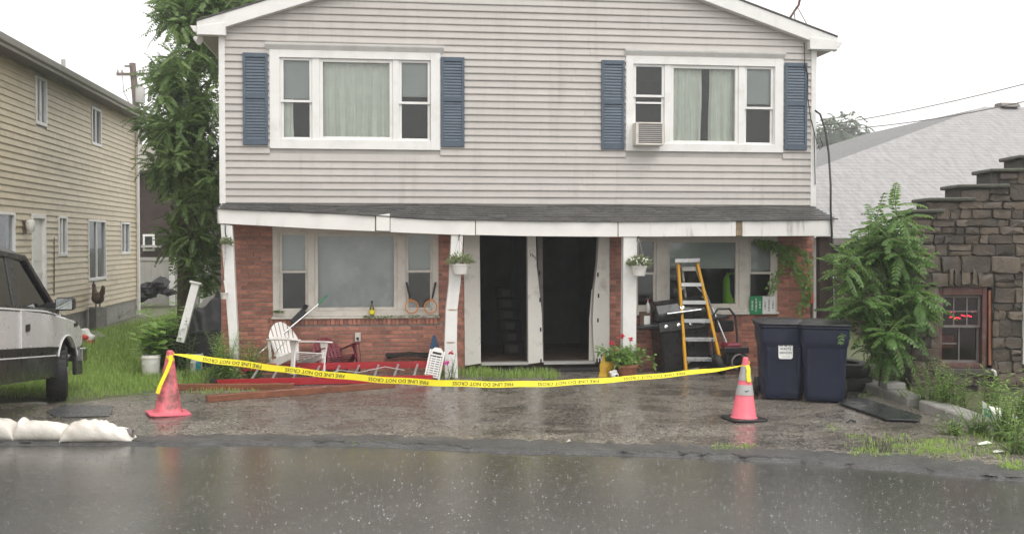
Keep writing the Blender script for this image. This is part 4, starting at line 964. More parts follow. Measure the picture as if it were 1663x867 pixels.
# climbing vine on the right brick pier
vt = thing('climbing_vine', 'leafy vine hanging over the brick pier beside the end window', 'vine', PY(1290, 600, YF - .1)); mb = MB(); stm = MB(); rr = random.Random(31)
for path in ([(1240, 392), (1262, 398), (1285, 415), (1300, 440), (1308, 470)], [(1258, 392), (1270, 415), (1262, 440), (1254, 470)], [(1270, 400), (1295, 400), (1312, 420), (1315, 455), (1312, 490)], [(1280, 410), (1288, 430), (1300, 450)], [(1225, 388), (1245, 396), (1266, 402)], [(1305, 450), (1306, 480), (1298, 505)]):
    pts = [PY(x + rr.uniform(-2, 2), y, YF - .1 - rr.uniform(0, .08)) for x, y in path]; stm.tube(pts, .006, 4)
    for a, b in zip(pts, pts[1:]):
        for k in range(26):
            p = a.lerp(b, rr.random()) + V(rr.uniform(-.08, .08), rr.uniform(-.06, .02), rr.uniform(-.07, .05)); d = V(rr.uniform(-.7, .7), -.5, rr.uniform(-1.1, .1)).normalized()
            leaflet(mb, p, d, V(rr.uniform(-.3, .3), -1, .5).normalized(), rr.uniform(.07, .13), rr.uniform(.035, .055))
obj('leaves', mb, 'leaf_weed', vt, fixn=False); obj('vine_stem', stm, 'stem', vt)
# ================================================================ parked truck (local: +y forward, +x its right side, origin under the front axle)
RAKE = .085
def K(x, y, z): return V(x, y, z - RAKE * y)
def kpr(mb, prof, x0, x1): return mb.prism([K(x0, y, z) for y, z in prof], (x1 - x0, 0, 0))
tl = G(110, 648); tl.z = 0
tr = thing('pickup_truck', 'silver and black pickup truck parked nose in at the left edge', 'truck', tl - V(.97, 0, 0), (0, 0, R(0)))
def arc(cy, cz, r, z0, k=9):
    a0 = math.asin((z0 - cz) / r); return [(cy + r * math.cos(math.pi - a0 - (math.pi - 2 * a0) * i / k), cz + r * math.sin(math.pi - a0 - (math.pi - 2 * a0) * i / k)) for i in range(k + 1)]
WB = 3.1; RA = .47
low, trim_z, belt = .27, .70, 1.19
sil = [(-4.15, trim_z)] + arc(-WB, .40, RA, trim_z) + arc(0, .40, RA, trim_z) + [(.66, trim_z), (.72, .74), (.745, .82), (.735, .91), (.68, .985), (.58, 1.04), (.40, 1.085), (0, 1.125), (-.5, 1.155), (-1.2, belt), (-4.15, belt)]
body = obj('body', kpr(MB(), sil, .90, .975), 'truck_silver', tr, local=True, bevel=.028); obj('body', kpr(MB(), sil, -.975, -.90), 'truck_silver', tr, local=True, bevel=.028)
for a, b in ((-4.15, -WB - .40), (-WB + .40, -.40), (.41, .72)):
    pr = [(a, low + .05), (b, low + .05), (b + (0 if b > 0 else -.02), trim_z - .004), (a, trim_z - .004)]
    for s in (1, -1): obj('rocker_panel', kpr(MB(), pr, .915 * s, .972 * s), 'truck_dark', tr, local=True, bevel=.012)
core = [(-4.12, .5), (-4.12, 1.15), (-.5, 1.14), (.4, 1.06), (.66, .98), (.70, .6), (.5, .52)]
obj('body_core', kpr(MB(), core, -.62, .62), 'truck_dark', tr, local=True)
obj('body_deck', kpr(MB(), [(-4.12, 1.0), (-4.12, 1.15), (-3.0, 1.15), (-3.0, 1.0)], -.93, .93), 'truck_dark', tr, local=True)
obj('hood', kpr(MB(), [(-.5, 1.155), (0, 1.125), (.42, 1.085), (.69, 1.0), (.69, 1.05), (.42, 1.135), (0, 1.18), (-.5, 1.205)], -.90, .90), 'truck_dark', tr, local=True, bevel=.02)
obj('front_panel', kpr(MB(), [(.68, .60), (.745, .62), (.745, .97), (.68, 1.01)], -.93, .93), 'truck_dark', tr, local=True, bevel=.015)
for x0, x1 in ((.62, .92), (-.92, -.62)): obj('headlight', kpr(MB(), [(.747, .76), (.77, .77), (.765, .92), (.747, .92)], x0, x1), 'glass', tr, local=True)
mb = MB()
for s in (1, -1): mb.bar(K(.978 * s, -4.1, belt + .004), K(.978 * s, -1.0, belt + .002), .008, .02).bar(K(.978 * s, -1.0, belt + .002), K(.978 * s, -.3, 1.148), .008, .018)
obj('pinstripe', mb, 'stripe_white', tr, local=True)
ar = [K(.981, y, z) for y, z in arc(0, .40, RA + .012, trim_z - .1, 12)]
obj('arch_trim', MB().tube(ar, .013, 5), 'stripe_white', tr, local=True)
mb = MB().bar(K(.98, -2.7, trim_z - .002), K(.98, -.5, trim_z - .002), .03, .055); obj('side_moulding', mb, 'black_plastic', tr, local=True)
mb = MB().bar(K(.977, -2.7, trim_z - .085), K(.977, -.52, trim_z - .085), .006, .014); obj('rocker_stripe', mb, 'stripe_white', tr, local=True)
# door
dp = [(-1.86, trim_z + .03), (-.62, trim_z + .03), (-.60, 1.13), (-.64, 1.148), (-1.86, belt - .012)]
door = obj('door', kpr(MB(), dp, .9755, .985), 'truck_silver', tr, local=True, bevel=.004)
obj('handle', MB().box(.986, 1.003, -1.74, -1.60, 1.02 + .05, 1.11 + .05), 'black_plastic', door, local=True, bevel=.01)
obj('door_seam', MB().bar(K(.984, -1.885, trim_z + .02), K(.984, -1.885, belt - .01), .012, .02, (0, 1, 0)), 'stripe_white', tr, local=True)
obj('emblem', MB().box(.976, .986, .30, .46, .97, 1.02), 'black_plastic', tr, local=True, bevel=.005)
# cab
RZ, RI = 1.90, .80
def cab(s, y, z):                                       # point on the tumblehome side
    t_ = (z - belt) / (RZ - belt); return K(s * lerp(.955, RI, t_), y, z)
for s in (1, -1):
    mb = MB()
    mb.bar(cab(s, -.42, belt - .02), cab(s, -1.28, RZ - .03), .07, .06)            # A pillar
    mb.hexa([cab(s, -1.78, belt) - V(.04 * s, 0, 0), cab(s, -2.02, belt) - V(.04 * s, 0, 0), cab(s, -2.02, belt), cab(s, -1.78, belt), cab(s, -1.66, RZ - .05) - V(.04 * s, 0, 0), cab(s, -1.90, RZ - .05) - V(.04 * s, 0, 0), cab(s, -1.90, RZ - .05), cab(s, -1.66, RZ - .05)])
    mb.hexa([cab(s, -2.75, belt) - V(.04 * s, 0, 0), cab(s, -3.05, belt) - V(.04 * s, 0, 0), cab(s, -3.05, belt), cab(s, -2.75, belt), cab(s, -2.6, RZ - .05) - V(.04 * s, 0, 0), cab(s, -2.85, RZ - .05) - V(.04 * s, 0, 0), cab(s, -2.85, RZ - .05), cab(s, -2.6, RZ - .05)])
    mb.bar(cab(s, -1.22, RZ - .05), cab(s, -2.85, RZ - .05), .05, .07)
    mb.bar(cab(s, -.5, belt + .01), cab(s, -3.05, belt + .01), .05, .07)
    obj('cab_pillars', mb, 'truck_dark', tr, local=True, bevel=.008)
rf = [K(-RI, -1.24, RZ - .02), K(RI, -1.24, RZ - .02), K(RI, -2.86, RZ - .02), K(-RI, -2.86, RZ - .02)]
obj('roof', MB().hexa(rf + [K(-RI + .1, -1.40, RZ + .055), K(RI - .1, -1.40, RZ + .055), K(RI - .1, -2.80, RZ + .055), K(-RI + .1, -2.80, RZ + .055)]), 'truck_dark', tr, local=True, bevel=.015)
for s in (1, -1):
    q = [cab(s, -.58, belt + .045), cab(s, -1.80, belt + .045), cab(s, -1.70, RZ - .08), cab(s, -1.24, RZ - .08)]; obj('door_window', MB().prism([p - V(.02 * s, 0, 0) for p in q], (.005 * s, 0, 0)), 'glass_truck', tr, local=True)
    q = [cab(s, -2.04, belt + .045), cab(s, -2.74, belt + .045), cab(s, -2.62, RZ - .08), cab(s, -1.92, RZ - .08)]; obj('rear_window', MB().prism([p - V(.02 * s, 0, 0) for p in q], (.005 * s, 0, 0)), 'glass_truck', tr, local=True)
obj('windshield', MB().prism([K(-.88, -.46, belt), K(.88, -.46, belt), K(RI - .05, -1.25, RZ - .04), K(-RI + .05, -1.25, RZ - .04)], (0, .006, 0)), 'glass_truck', tr, local=True)
obj('back_glass', MB().prism([K(-.85, -3.03, belt), K(.85, -3.03, belt), K(RI - .05, -2.85, RZ - .04), K(-RI + .05, -2.85, RZ - .04)], (0, .006, 0)), 'glass_truck', tr, local=True)
mb = MB()
for s in (1, -1): mb.box(.18 * s - (.0 if s > 0 else .5), .18 * s + (.5 if s > 0 else 0), -2.05, -1.55, 1.16, 1.32).hexa([K(.2 * s if s > 0 else -.66, -2.0, 1.25), K(.66 if s > 0 else -.2, -2.0, 1.25), K(.66 if s > 0 else -.2, -2.16, 1.25), K(.2 if s > 0 else -.66, -2.16, 1.25), K(.22 if s > 0 else -.62, -2.15, 1.78), K(.62 if s > 0 else -.22, -2.15, 1.78), K(.62 if s > 0 else -.22, -2.25, 1.78), K(.22 if s > 0 else -.62, -2.25, 1.78)])
obj('seats', mb, 'grey_frame', tr, local=True, bevel=.03)
obj('dashboard', MB().box(-.85, .85, -.95, -.5, 1.15, 1.27), 'black_plastic', tr, local=True, bevel=.03)
# mirror, bumpers
mm = K(1.0, -.72, 1.29)
mr = obj('side_mirror', MB().box(mm.x + .03, mm.x + .27, mm.y - .03, mm.y + .10, mm.z - .085, mm.z + .085), 'black_plastic', tr, local=True, bevel=.03)
obj('mirror_glass', MB().box(mm.x + .05, mm.x + .25, mm.y - .036, mm.y - .031, mm.z - .068, mm.z + .068), 'mirror_glass', mr, local=True)
obj('mirror_arm', MB().bar(mm + V(-.08, .03, -.02), mm + V(.04, .03, -.02), .05, .07), 'black_plastic', mr, local=True)
bp = [K(x, y, z) for x, y, z in ((-1.02, .56, .50), (-1.0, .86, .50), (-.6, .98, .50), (.6, .98, .50), (1.0, .86, .50), (1.02, .56, .50), (.95, .56, .50), (.92, .76, .50), (-.92, .76, .50), (-.95, .56, .50))]
obj('front_bumper', MB().prism(bp, (0, 0, .20)), 'chrome', tr, local=True, bevel=.015)
obj('bumper_pad', MB().prism([p + V(0, .004, .20) for p in bp[2:4]] + [K(.94, .84, .705), K(.94, .78, .705), K(-.94, .78, .705), K(-.94, .84, .705)], (0, 0, .035)), 'black_plastic', tr, local=True)
obj('rear_bumper', MB().box(-.92, .92, -4.32, -4.16, .62, .80), 'chrome', tr, local=True, bevel=.015)
def wheel(y, s):
    my = Matrix.Translation(V(.97 * s if s > 0 else -.97, y, .375)) @ Matrix.Rotation(R(15 if y == 0 else 0), 4, 'Z') @ Matrix.Rotation(R(90 * s), 4, 'Y')
    tw = [(.22, -.26), (.33, -.262), (.362, -.245), (.375, -.20), (.375, -.06), (.362, -.015), (.33, .002), (.235, .0), (.22, -.02)]
    ty = obj('tyre', MB().lathe(tw, 28, m=my, cap=False), 'rubber', tr, local=True, smooth=35)
    mb = MB()
    for i in range(28):
        for w_ in (-.21, -.13, -.05):
            q = my @ Matrix.Rotation(2 * math.pi * (i + (.5 if w_ == -.13 else 0)) / 28, 4, 'Z'); mb.box(.372, .381, -.022, .022, w_ - .028, w_ + .028, q)
    obj('tread', mb, 'rubber', ty, local=True)
    obj('rim', MB().lathe([(.235, -.005), (.225, -.05), (.19, -.06), (.15, -.03), (.075, -.025), (.07, .01), (.001, .015)], 20, m=my, cap=False), 'grey_frame', ty, local=True, smooth=35)
for y in (0, -WB):
    for s in (1, -1): wheel(y, s)
obj('axle', MB().tube([V(-.8, 0, .375), V(.8, 0, .375)], .05, 6).tube([V(-.8, -WB, .375), V(.8, -WB, .375)], .06, 6), 'black_metal', tr, local=True)

# ================================================================ sandbags
def sandbag(c, rot, L, Wd, H, label, seed, tail=0, peak=0):
    r = random.Random(seed); ph = [r.uniform(0, 6.3) for _ in range(6)]; t_ = thing('sandbag', label, 'sandbag', c, (0, 0, rot), 'white sandbags along the road edge')
    nu, nv = 40, 28
    def f(u, v):
        x = (u - .5) * L; e = abs(2 * u - 1); k = max(0, 1 - e ** (3.4 if peak == 0 else 5)) ** .5
        hh = H * (.08 + .92 * k); ww = Wd / 2 * (.80 + .20 * k)
        if tail and u > .55: q = (u - .55) / .45; hh *= 1 - .62 * q ** .8; ww *= 1 - .15 * q
        if e > .985: hh *= .5
        a = 2 * math.pi * v
        y = math.cos(a); z = math.sin(a); y = math.copysign(abs(y) ** .8, y); z = max(z, -.95); z = math.copysign(abs(z) ** .75, z)
        q = (.6 + 1.6 * max(0, u - .2)) if tail else .25
        wr = .010 * (math.sin(5 * u + 2 * y + ph[0]) + q * math.sin(17 * u - 5 * y + ph[1]) + q * .9 * math.sin(29 * u + 7 * y + 3 * z + ph[2]))
        zz = hh / 2 * (1 + z) * (1 + 5 * wr); yy = ww * y * (1 + 2 * wr)
        if peak: zz += peak * math.exp(-((u - .09) / .06) ** 2) * max(0, z)
        if tail: zz += .05 * math.exp(-((u - .90) / .05) ** 2) * max(0, z)
        return V(x, yy, max(.0, zz) + .002)
    mb = MB().grid(f, nu, nv)
    obj('sack', mb, 'sandbag', t_, smooth=70, local=True)
    for s in (-1, 1):
        if tail and s > 0: continue
        obj('tied_corner', MB().prism([V(s * (L / 2 - .02), -Wd * .28, .035), V(s * (L / 2 + .035), -Wd * .30, .004), V(s * (L / 2 - .01), -Wd * .36, .008)], (0, .02, .012)), 'sandbag', t_, local=True)
    if tail: obj('open_end', MB().lathe([(.055, -.05), (.06, 0), (.045, .05), (.03, .04), (.04, 0)], 9, m=Matrix.Translation(V(L / 2 - .06, 0, .085)) @ Matrix.Rotation(R(80), 4, 'Y')), 'grey_frame', t_, local=True, smooth=60)
    return t_
sang = -YAW
for (a, b, lab, sd, tl_, pk, h) in ((-54, 30, 'plump white sandbag cut off by the left picture edge', 1, 0, 0, .25), (27, 115, 'middle white sandbag with a raised peak at one end', 2, 0, .075, .205), (107, 220, 'last white sandbag with a loose crumpled open neck', 3, 1, 0, .235)):
    p, q = G(a, 713), G(b, 713); c = (p + q) / 2; sandbag(V(c.x, c.y - (.07 if tl_ else 0), -.012), sang + (.05 if tl_ else -.04 * (sd == 2)), (q - p).length, .30, h, lab, sd, tl_, pk)

# ================================================================ cones and tape
def cone_body(t_, H, r0, r1, m, base, bw):
    mb = MB().lathe([(r0 + .03, .022), (r0 + .018, .03), (r0, .045), (r1 + .003, H - .03), (r1, H - .006), (r1 - .008, H)], 22); obj('cone_shell', mb, m, t_, smooth=50, local=True)
    b = bw / 2; c = b * .25; oc = [(-b + c, -b), (b - c, -b), (b, -b + c), (b, b - c), (b - c, b), (-b + c, b), (-b, b - c), (-b, -b + c)]
    obj('cone_base', MB().prism([V(x, y, .001) for x, y in oc], (0, 0, .03)), base, t_, bevel=.008, local=True)
cA = G(273, 672); cB = G(1208, 681)
HA = .80; HB = .76
kA = thing('traffic_cone', 'grimy faded pink traffic cone with yellow tape wound round its tip', 'traffic cone', cA, (0, R(2.), R(20)), 'traffic cones holding the tape')
cone_body(kA, HA, .165, .038, 'cone_dirty', 'cone_pink', .50)
kB = thing('traffic_cone', 'pink traffic cone with grey reflective collars and a black base', 'traffic cone', cB, (0, R(1.5), R(8)), 'traffic cones holding the tape')
cone_body(kB, HB, .150, .032, 'cone_pink', 'black_plastic', .46)
def rad(z, H, r0, r1): return lerp(r0, r1 + .003, (z - .045) / (H - .075))
for a, b in ((.305, .43), (.485, .655)):
    obj('reflective_collar', MB().lathe([(rad(a, HB, .15, .032) + .004, a), (rad(b, HB, .15, .032) + .004, b)], 22, cap=False), 'reflective', kB, smooth=50, local=True)
mm = Matrix.Translation(V(-.02, -rad(.36, HB, .15, .032) - .006, .365)) @ Matrix.Rotation(R(82), 4, 'X'); obj('cone_marking', MB().add([mm @ V(*q) for q in ((-.03, -.008, 0), (-.01, -.016, 0), (.03, .0, 0), (.02, .008, 0), (-.012, -.003, 0), (-.03, .006, 0))], [(0, 1, 4, 5), (1, 2, 3, 4)]), 'blue_tool', kB, local=True)
tape = thing('barrier_tape', 'yellow fire line tape stretched between the two cones', 'tape', (cA + cB) / 2)
ctrl = [(282, 575), (305, 578.5), (340, 584), (420, 594), (480, 602), (560, 611), (640, 618), (720, 622), (800, 624), (880, 623.5), (960, 619), (1040, 613), (1100, 607), (1160, 601), (1204, 594)]
dA, dB = cA.y - .06, cB.y - .05
pts = []
cum = [0]
for i in range(len(ctrl) - 1):
    (x0, y0), (x1, y1) = ctrl[i], ctrl[i + 1]
    for k in range(6):
        s = k / 6; x = lerp(x0, x1, s); pts.append(PY(x, lerp(y0, y1, s), lerp(dA, dB, (x - 282) / 922)))
pts.append(PY(1204, 594, dB))
for _ in range(8): pts = [pts[0]] + [(pts[i - 1] + pts[i] * 2 + pts[i + 1]) / 4 for i in range(1, len(pts) - 1)] + [pts[-1]]
for a, b in zip(pts, pts[1:]): cum.append(cum[-1] + (b - a).length)
TL = cum[-1]
def tp_at(s):
    s = max(0, min(TL - 1e-5, s)); i = max(j for j in range(len(cum)) if cum[j] <= s + 1e-9); i = min(i, len(pts) - 2); f = (s - cum[i]) / (cum[i + 1] - cum[i]); d = (pts[i + 1] - pts[i]).normalized()
    return pts[i].lerp(pts[i + 1], f), d
TW = .078
twist = [(0, 75), (.12, 55), (.30, 40), (.55, 20), (1.0, 6), (3.2, 3), (4.6, 30), (5.4, 44), (6.2, 50), (TL - .5, 56), (TL, 80)]
def tpt(s, h, off=0.):
    p, d = tp_at(s); up = V(0, 0, 1) - d * d.z; up.normalize(); a = R(poly(twist, s)); nrm = d.cross(up).normalized()
    wv = up * math.cos(a) + nrm * -math.sin(a); nv = d.cross(wv).normalized()
    hw = min(1, .35 + s * 2.2, .35 + (TL - s) * 2)
    return p + wv * (h * hw) + nv * off + V(0, 0, .004 * math.sin(s * 9))
NS = 150; vs = []
for i in range(NS + 1): s = TL * i / NS; vs += [tpt(s, -TW / 2, -.0012), tpt(s, TW / 2, -.0012), tpt(s, TW / 2, .0012), tpt(s, -TW / 2, .0012)]
mb = MB().add(vs, [(4 * i + k, 4 * i + 4 + k, 4 * i + 4 + (k + 1) % 4, 4 * i + (k + 1) % 4) for i in range(NS) for k in range(4)]); obj('tape_strip', mb, 'tape', tape, smooth=60)
tv, tf = text_mesh('FIRE LINE DO NOT CROSS', .064)
wid = max(v.x for v in tv) - min(v.x for v in tv); SC = 1.0
nrm_s = 1 if (tp_at(1)[1].cross(V(0, 0, 1))).y < 0 else -1
s = .75; per = wid + .30
while s < TL - .3:
    vs = [tpt(s - v.x, -v.y * .95, .0024 * nrm_s) for v in tv]           # printed upside down from here
    if s + wid / 2 < TL - .05 and s - wid / 2 > .1: obj('printed_words', MB().add(vs, tf), 'ink', tape, fixn=False)
    s += per
# knots on the two cones
def knot(loc, r, seed, tail):
    rr = random.Random(seed); pts = [loc + V(r * math.cos(a), r * math.sin(a) * 1.0, -.012 * i + rr.uniform(-.008, .008)) for i, a in enumerate([k * .9 for k in range(15)])]
    mb = MB()
    for a, b in zip(pts, pts[1:]): mb.bar(a, b, .008, .042)
    a = loc + V(0, -r, -.02)
    for k in range(len(tail) - 1): mb.bar(a + V(*tail[k]), a + V(*tail[k + 1]), .006, .05, (1, 0, .4))
    obj('knot', mb, 'tape', tape, bevel=.003)
knot(cA + V(.03, 0, HA - .035), .048, 1, [(.02, 0, 0), (.02, -.03, -.08), (-.03, -.075, -.22), (-.09, -.12, -.36), (-.12, -.14, -.46)])
knot(cB + V(.02, 0, HB - .07), .05, 2, [(0, 0, 0), (.01, -.03, -.06), (0, -.04, -.13), (.01, -.05, -.2)])

# ================================================================ wheeled bins
def bin_(loc, rz, label, sticker, lean=0):
    t_ = thing('wheeled_bin', label, 'trash bin', loc, (0, R(lean), rz), 'blue wheeled bins')
    def ring(w_, d_, z, c=.05): x, y = w_ / 2, d_ / 2; return [V(-x + c, -y, z), V(x - c, -y, z), V(x, -y + c, z), V(x, y - c, z), V(x - c, y, z), V(-x + c, y, z), V(-x, y - c, z), V(-x, -y + c, z)]
    lv = [(.50, .52, .02), (.52, .55, .10), (.58, .64, .74), (.62, .70, .80), (.64, .72, 1.00)]
    vs = [p for l in lv for p in ring(*l)]; fs = [(k * 8 + i, k * 8 + (i + 1) % 8, (k + 1) * 8 + (i + 1) % 8, (k + 1) * 8 + i) for k in range(4) for i in range(8)] + [tuple(range(8))[::-1], tuple(range(32, 40))]
    b = obj('bin_body', MB().add(vs, fs), 'bin_blue', t_, bevel=.014, smooth=35, local=True)
    r0, r1 = ring(.68, .76, 1.00, .06), ring(.68, .76, 1.035, .06); obj('rim', MB().add(r0 + r1, [tuple(range(8))[::-1], tuple(range(8, 16))] + [(i, (i + 1) % 8, 8 + (i + 1) % 8, 8 + i) for i in range(8)]), 'bin_blue', t_, bevel=.008, local=True)
    l0, l1, l2 = ring(.70, .80, 1.038, .06), ring(.70, .80, 1.06, .06), ring(.52, .60, 1.10, .10); obj('lid', MB().add(l0 + l1 + l2, [tuple(range(8))[::-1], tuple(range(16, 24))] + [(k * 8 + i, k * 8 + (i + 1) % 8, k * 8 + 8 + (i + 1) % 8, k * 8 + 8 + i) for k in range(2) for i in range(8)]), 'black_plastic', t_, bevel=.008, smooth=30, local=True)
    obj('grab_bar', MB().tube([V(-.11, -.285, .50), V(.11, -.285, .50)], .012, 6), 'grey_frame', t_, local=True)
    mb = MB()
    for x in (-.20, .20): mb = MB().hexa([V(x - .02, -.268, .12), V(x + .02, -.268, .12), V(x + .02, -.25, .12), V(x - .02, -.25, .12), V(x - .02, -.333, .72), V(x + .02, -.333, .72), V(x + .02, -.31, .72), V(x - .02, -.31, .72)]); obj('front_rib', mb, 'bin_blue', t_, local=True, bevel=.004)
    for s in (-1, 1): obj('wheel', MB().lathe([(.03, -.03), (.125, -.028), (.13, 0), (.125, .028), (.03, .03)], 16, m=Matrix.Translation(V(s * .29, .25, .13)) @ Matrix.Rotation(R(90), 4, 'Y')), 'rubber', t_, local=True, smooth=40)
    obj('handle', MB().tube([V(-.25, .36, .98), V(-.24, .42, 1.0), V(.24, .42, 1.0), V(.25, .36, .98)], .016, 6), 'bin_blue', t_, local=True)
    if sticker:
        mat_ = Matrix.Translation(V(.02, -.329, .69)) @ Matrix.Rotation(R(86), 4, 'X'); w2, h2, c = .095, .115, .02
        oc = [(-w2 + c, -h2), (w2 - c, -h2), (w2, -h2 + c), (w2, h2 - c), (w2 - c, h2), (-w2 + c, h2), (-w2, h2 - c), (-w2, -h2 + c)]
        st = obj('sticker', MB().prism([mat_ @ V(x, y, .002) for x, y in oc], mat_.to_3x3() @ V(0, 0, .003)), 'paper', t_, local=True)
        for txt, y, sz in (('M & D', .07, .062), ('WASTE', .02, .046), ('SERVICES', -.032, .040), ('- --- ----', -.082, .034)):
            vs, fs = text_mesh(txt, sz); obj('sticker_text', MB().add([mat_ @ (v + V(0, y, .0065)) for v in vs], fs), 'ink', st, local=True)
p = G(1279, 650); bin_(V(p.x, p.y + .27, 0), R(-13), 'blue wheeled bin with a white hauler sticker on its front', True)
p = G(1350, 655); bin_(V(p.x + .02, p.y + .30, 0), R(-21), 'plain blue wheeled bin at the outer end beside the tyres', False)

# ================================================================ adirondack chairs (local: +x forward)
def adirondack(name, label, loc, rot, m, scale=1):
    t_ = thing(name, label, 'lawn chair', loc, rot, scale=scale); L_ = lambda n_, mb, b=.006: obj(n_, mb, m, t_, bevel=b, local=True)
    n_ = 7; ang = R(24)
    for i in range(n_):
        y = (i - 3) * .080; top = .86 - .055 * abs(i - 3) ** 1.6 / 2.2; w_ = .062
        up_ = V(-math.sin(ang), 0, math.cos(ang)); a = V(-.12, y * .80, .22); H2 = lambda yy: .68 * math.sqrt(max(.02, 1 - (yy / .33) ** 2)) ** .9
        q = []
        for yy in (y - w_ / 2, y, y + w_ / 2): q.append(a + up_ * (H2(yy) if abs(i - 3) else .68) + V(0, yy - y * .80 + (yy * .06), 0))
        L_('back_slat', MB().prism([a + V(0, -w_ * .42, 0), a + V(0, w_ * .42, 0)] + q[::-1], V(-.014, 0, -.006)), .003)
    for z_, w_ in ((.30, .50), (.56, .54)): q = V(-.12 - math.tan(ang) * (z_ - .22) - .014, 0, z_); L_('back_rail', MB().bar(q + V(0, -w_ / 2, 0), q + V(0, w_ / 2, 0), .02, .06))
    for i in range(5): x = -.06 + i * .105; z = .235 + .028 * i; L_('seat_slat', MB().bar(V(x, -.26, z), V(x, .26, z), .095, .018))
    for s in (-1, 1):
        L_('side_rail', MB().prism([V(-.48, .26 * s, .0), V(-.40, .26 * s, .0), V(.42, .26 * s, .27), V(.42, .26 * s, .36), V(.36, .26 * s, .36), V(-.2, .26 * s, .21), V(-.52, .26 * s, .06)], (0, .022 * s, 0)))
        L_('front_leg', MB().prism([V(.36, .285 * s, 0), V(.45, .285 * s, 0), V(.44, .285 * s, .30), V(.48, .285 * s, .52), V(.30, .285 * s, .52), V(.35, .285 * s, .36)], (0, .03 * s, 0)))
        L_('armrest', MB().prism([V(-.30, .27 * s, .525), V(.46, .24 * s, .525), V(.54, .28 * s, .52), V(.54, .36 * s, .52), V(.44, .40 * s, .525), V(-.30, .33 * s, .525)], (0, 0, .024)))
        L_('arm_brace', MB().bar(V(-.28, .29 * s, .53), V(-.22, .27 * s, .18), .025, .05))
    return t_
p = PY(474, 612, 16.55); adirondack('adirondack_chair', 'white plastic slatted lawn chair standing over the red ladder', V(p.x, 16.6, .10), (R(-7), R(-3), R(-48)), 'white_plastic', .97)
p = PY(548, 600, 17.0); adirondack('adirondack_chair', 'maroon plastic slatted lawn chair slumped against the brick wall', V(p.x, 16.95, 0), (R(6), R(-14), R(-66)), 'maroon_plastic', .84)

# ================================================================ ladders and timber
def ladder_flat():
    Y1, Y2 = 16.02, 16.45
    A1, B1 = G(352, 622), G(700, 620); A1, B1 = V(PY(352, 610, Y1).x, Y1, .02), V(PY(703, 610, Y1 + .1).x, Y1 + .1, .02)
    t_ = thing('extension_ladder', 'red fibreglass extension ladder lying on the ground under the white chair', 'ladder', A1.lerp(B1, .5))
    d = (B1 - A1).normalized(); n_ = V(-d.y, d.x, 0)
    for lay, (oy, oz, s0, s1) in enumerate(((0, .0, 0, 1),)):
        a, b = A1.lerp(B1, s0), A1.lerp(B1, s1); wd = .44 - .09 * lay
        for k in (0, 1):
            o_ = n_ * (oy * .7 + wd * k) + V(0, 0, oz + .04 + .17 * k)
            obj('rail', MB().bar(a + o_, b + o_, .028, .10).bar(a + o_ + V(0, .016, .045), b + o_ + V(0, .016, .045), .05, .008).bar(a + o_ + V(0, .016, -.045), b + o_ + V(0, .016, -.045), .05, .008), 'ladder_red', t_)
        L_ = (b - a).length; k = int(L_ / .305)
        for i in range(k):
            q = a + d * (.18 + i * .305) + V(0, 0, oz + .04); obj('rung', MB().bar(q + n_ * (oy * .7), q + n_ * (oy * .7 + wd) + V(.10, 0, .17), .034, .030), 'aluminium', t_, bevel=.004)
    for k in (0, 1): q = A1 + n_ * (.44 * k) + V(0, 0, .05 + .1 * k); obj('rubber_foot', MB().box(q.x - .09, q.x - .002, q.y - .03, q.y + .03, q.z - .06, q.z + .05), 'rubber', t_, bevel=.01)
    obj('rope', MB().tube([A1 + d * 1.6 + V(0, .05, .12), A1 + d * 1.8 + V(0, .2, .17), A1 + d * 2.1 + V(0, .12, .14), A1 + d * 2.5 + V(0, .28, .20), A1 + d * 2.8 + V(0, .2, .15)], .007, 5), 'grey_box', t_)
ladder_flat()
def beam(a, b, w_, h, label): 
    t_ = (Vector(a) + Vector(b)) / 2; tag(obj('timber_beam', MB().bar(a, b, w_, h), 'wood_wet', bevel=.006), label, 'timber', 'wet brown timbers on the driveway')
beam(G(285, 628, .045), G(478, 627, .045), .10, .09, 'short wet brown timber reaching from the grimy cone toward the chair')
beam(G(335, 647, .045), G(640, 624, .045), .10, .09, 'long wet brown timber lying nearest the road')
beam(G(420, 619, .06), G(700, 613, .06), .14, .09, 'wet brown timber lying tight against the red ladder')

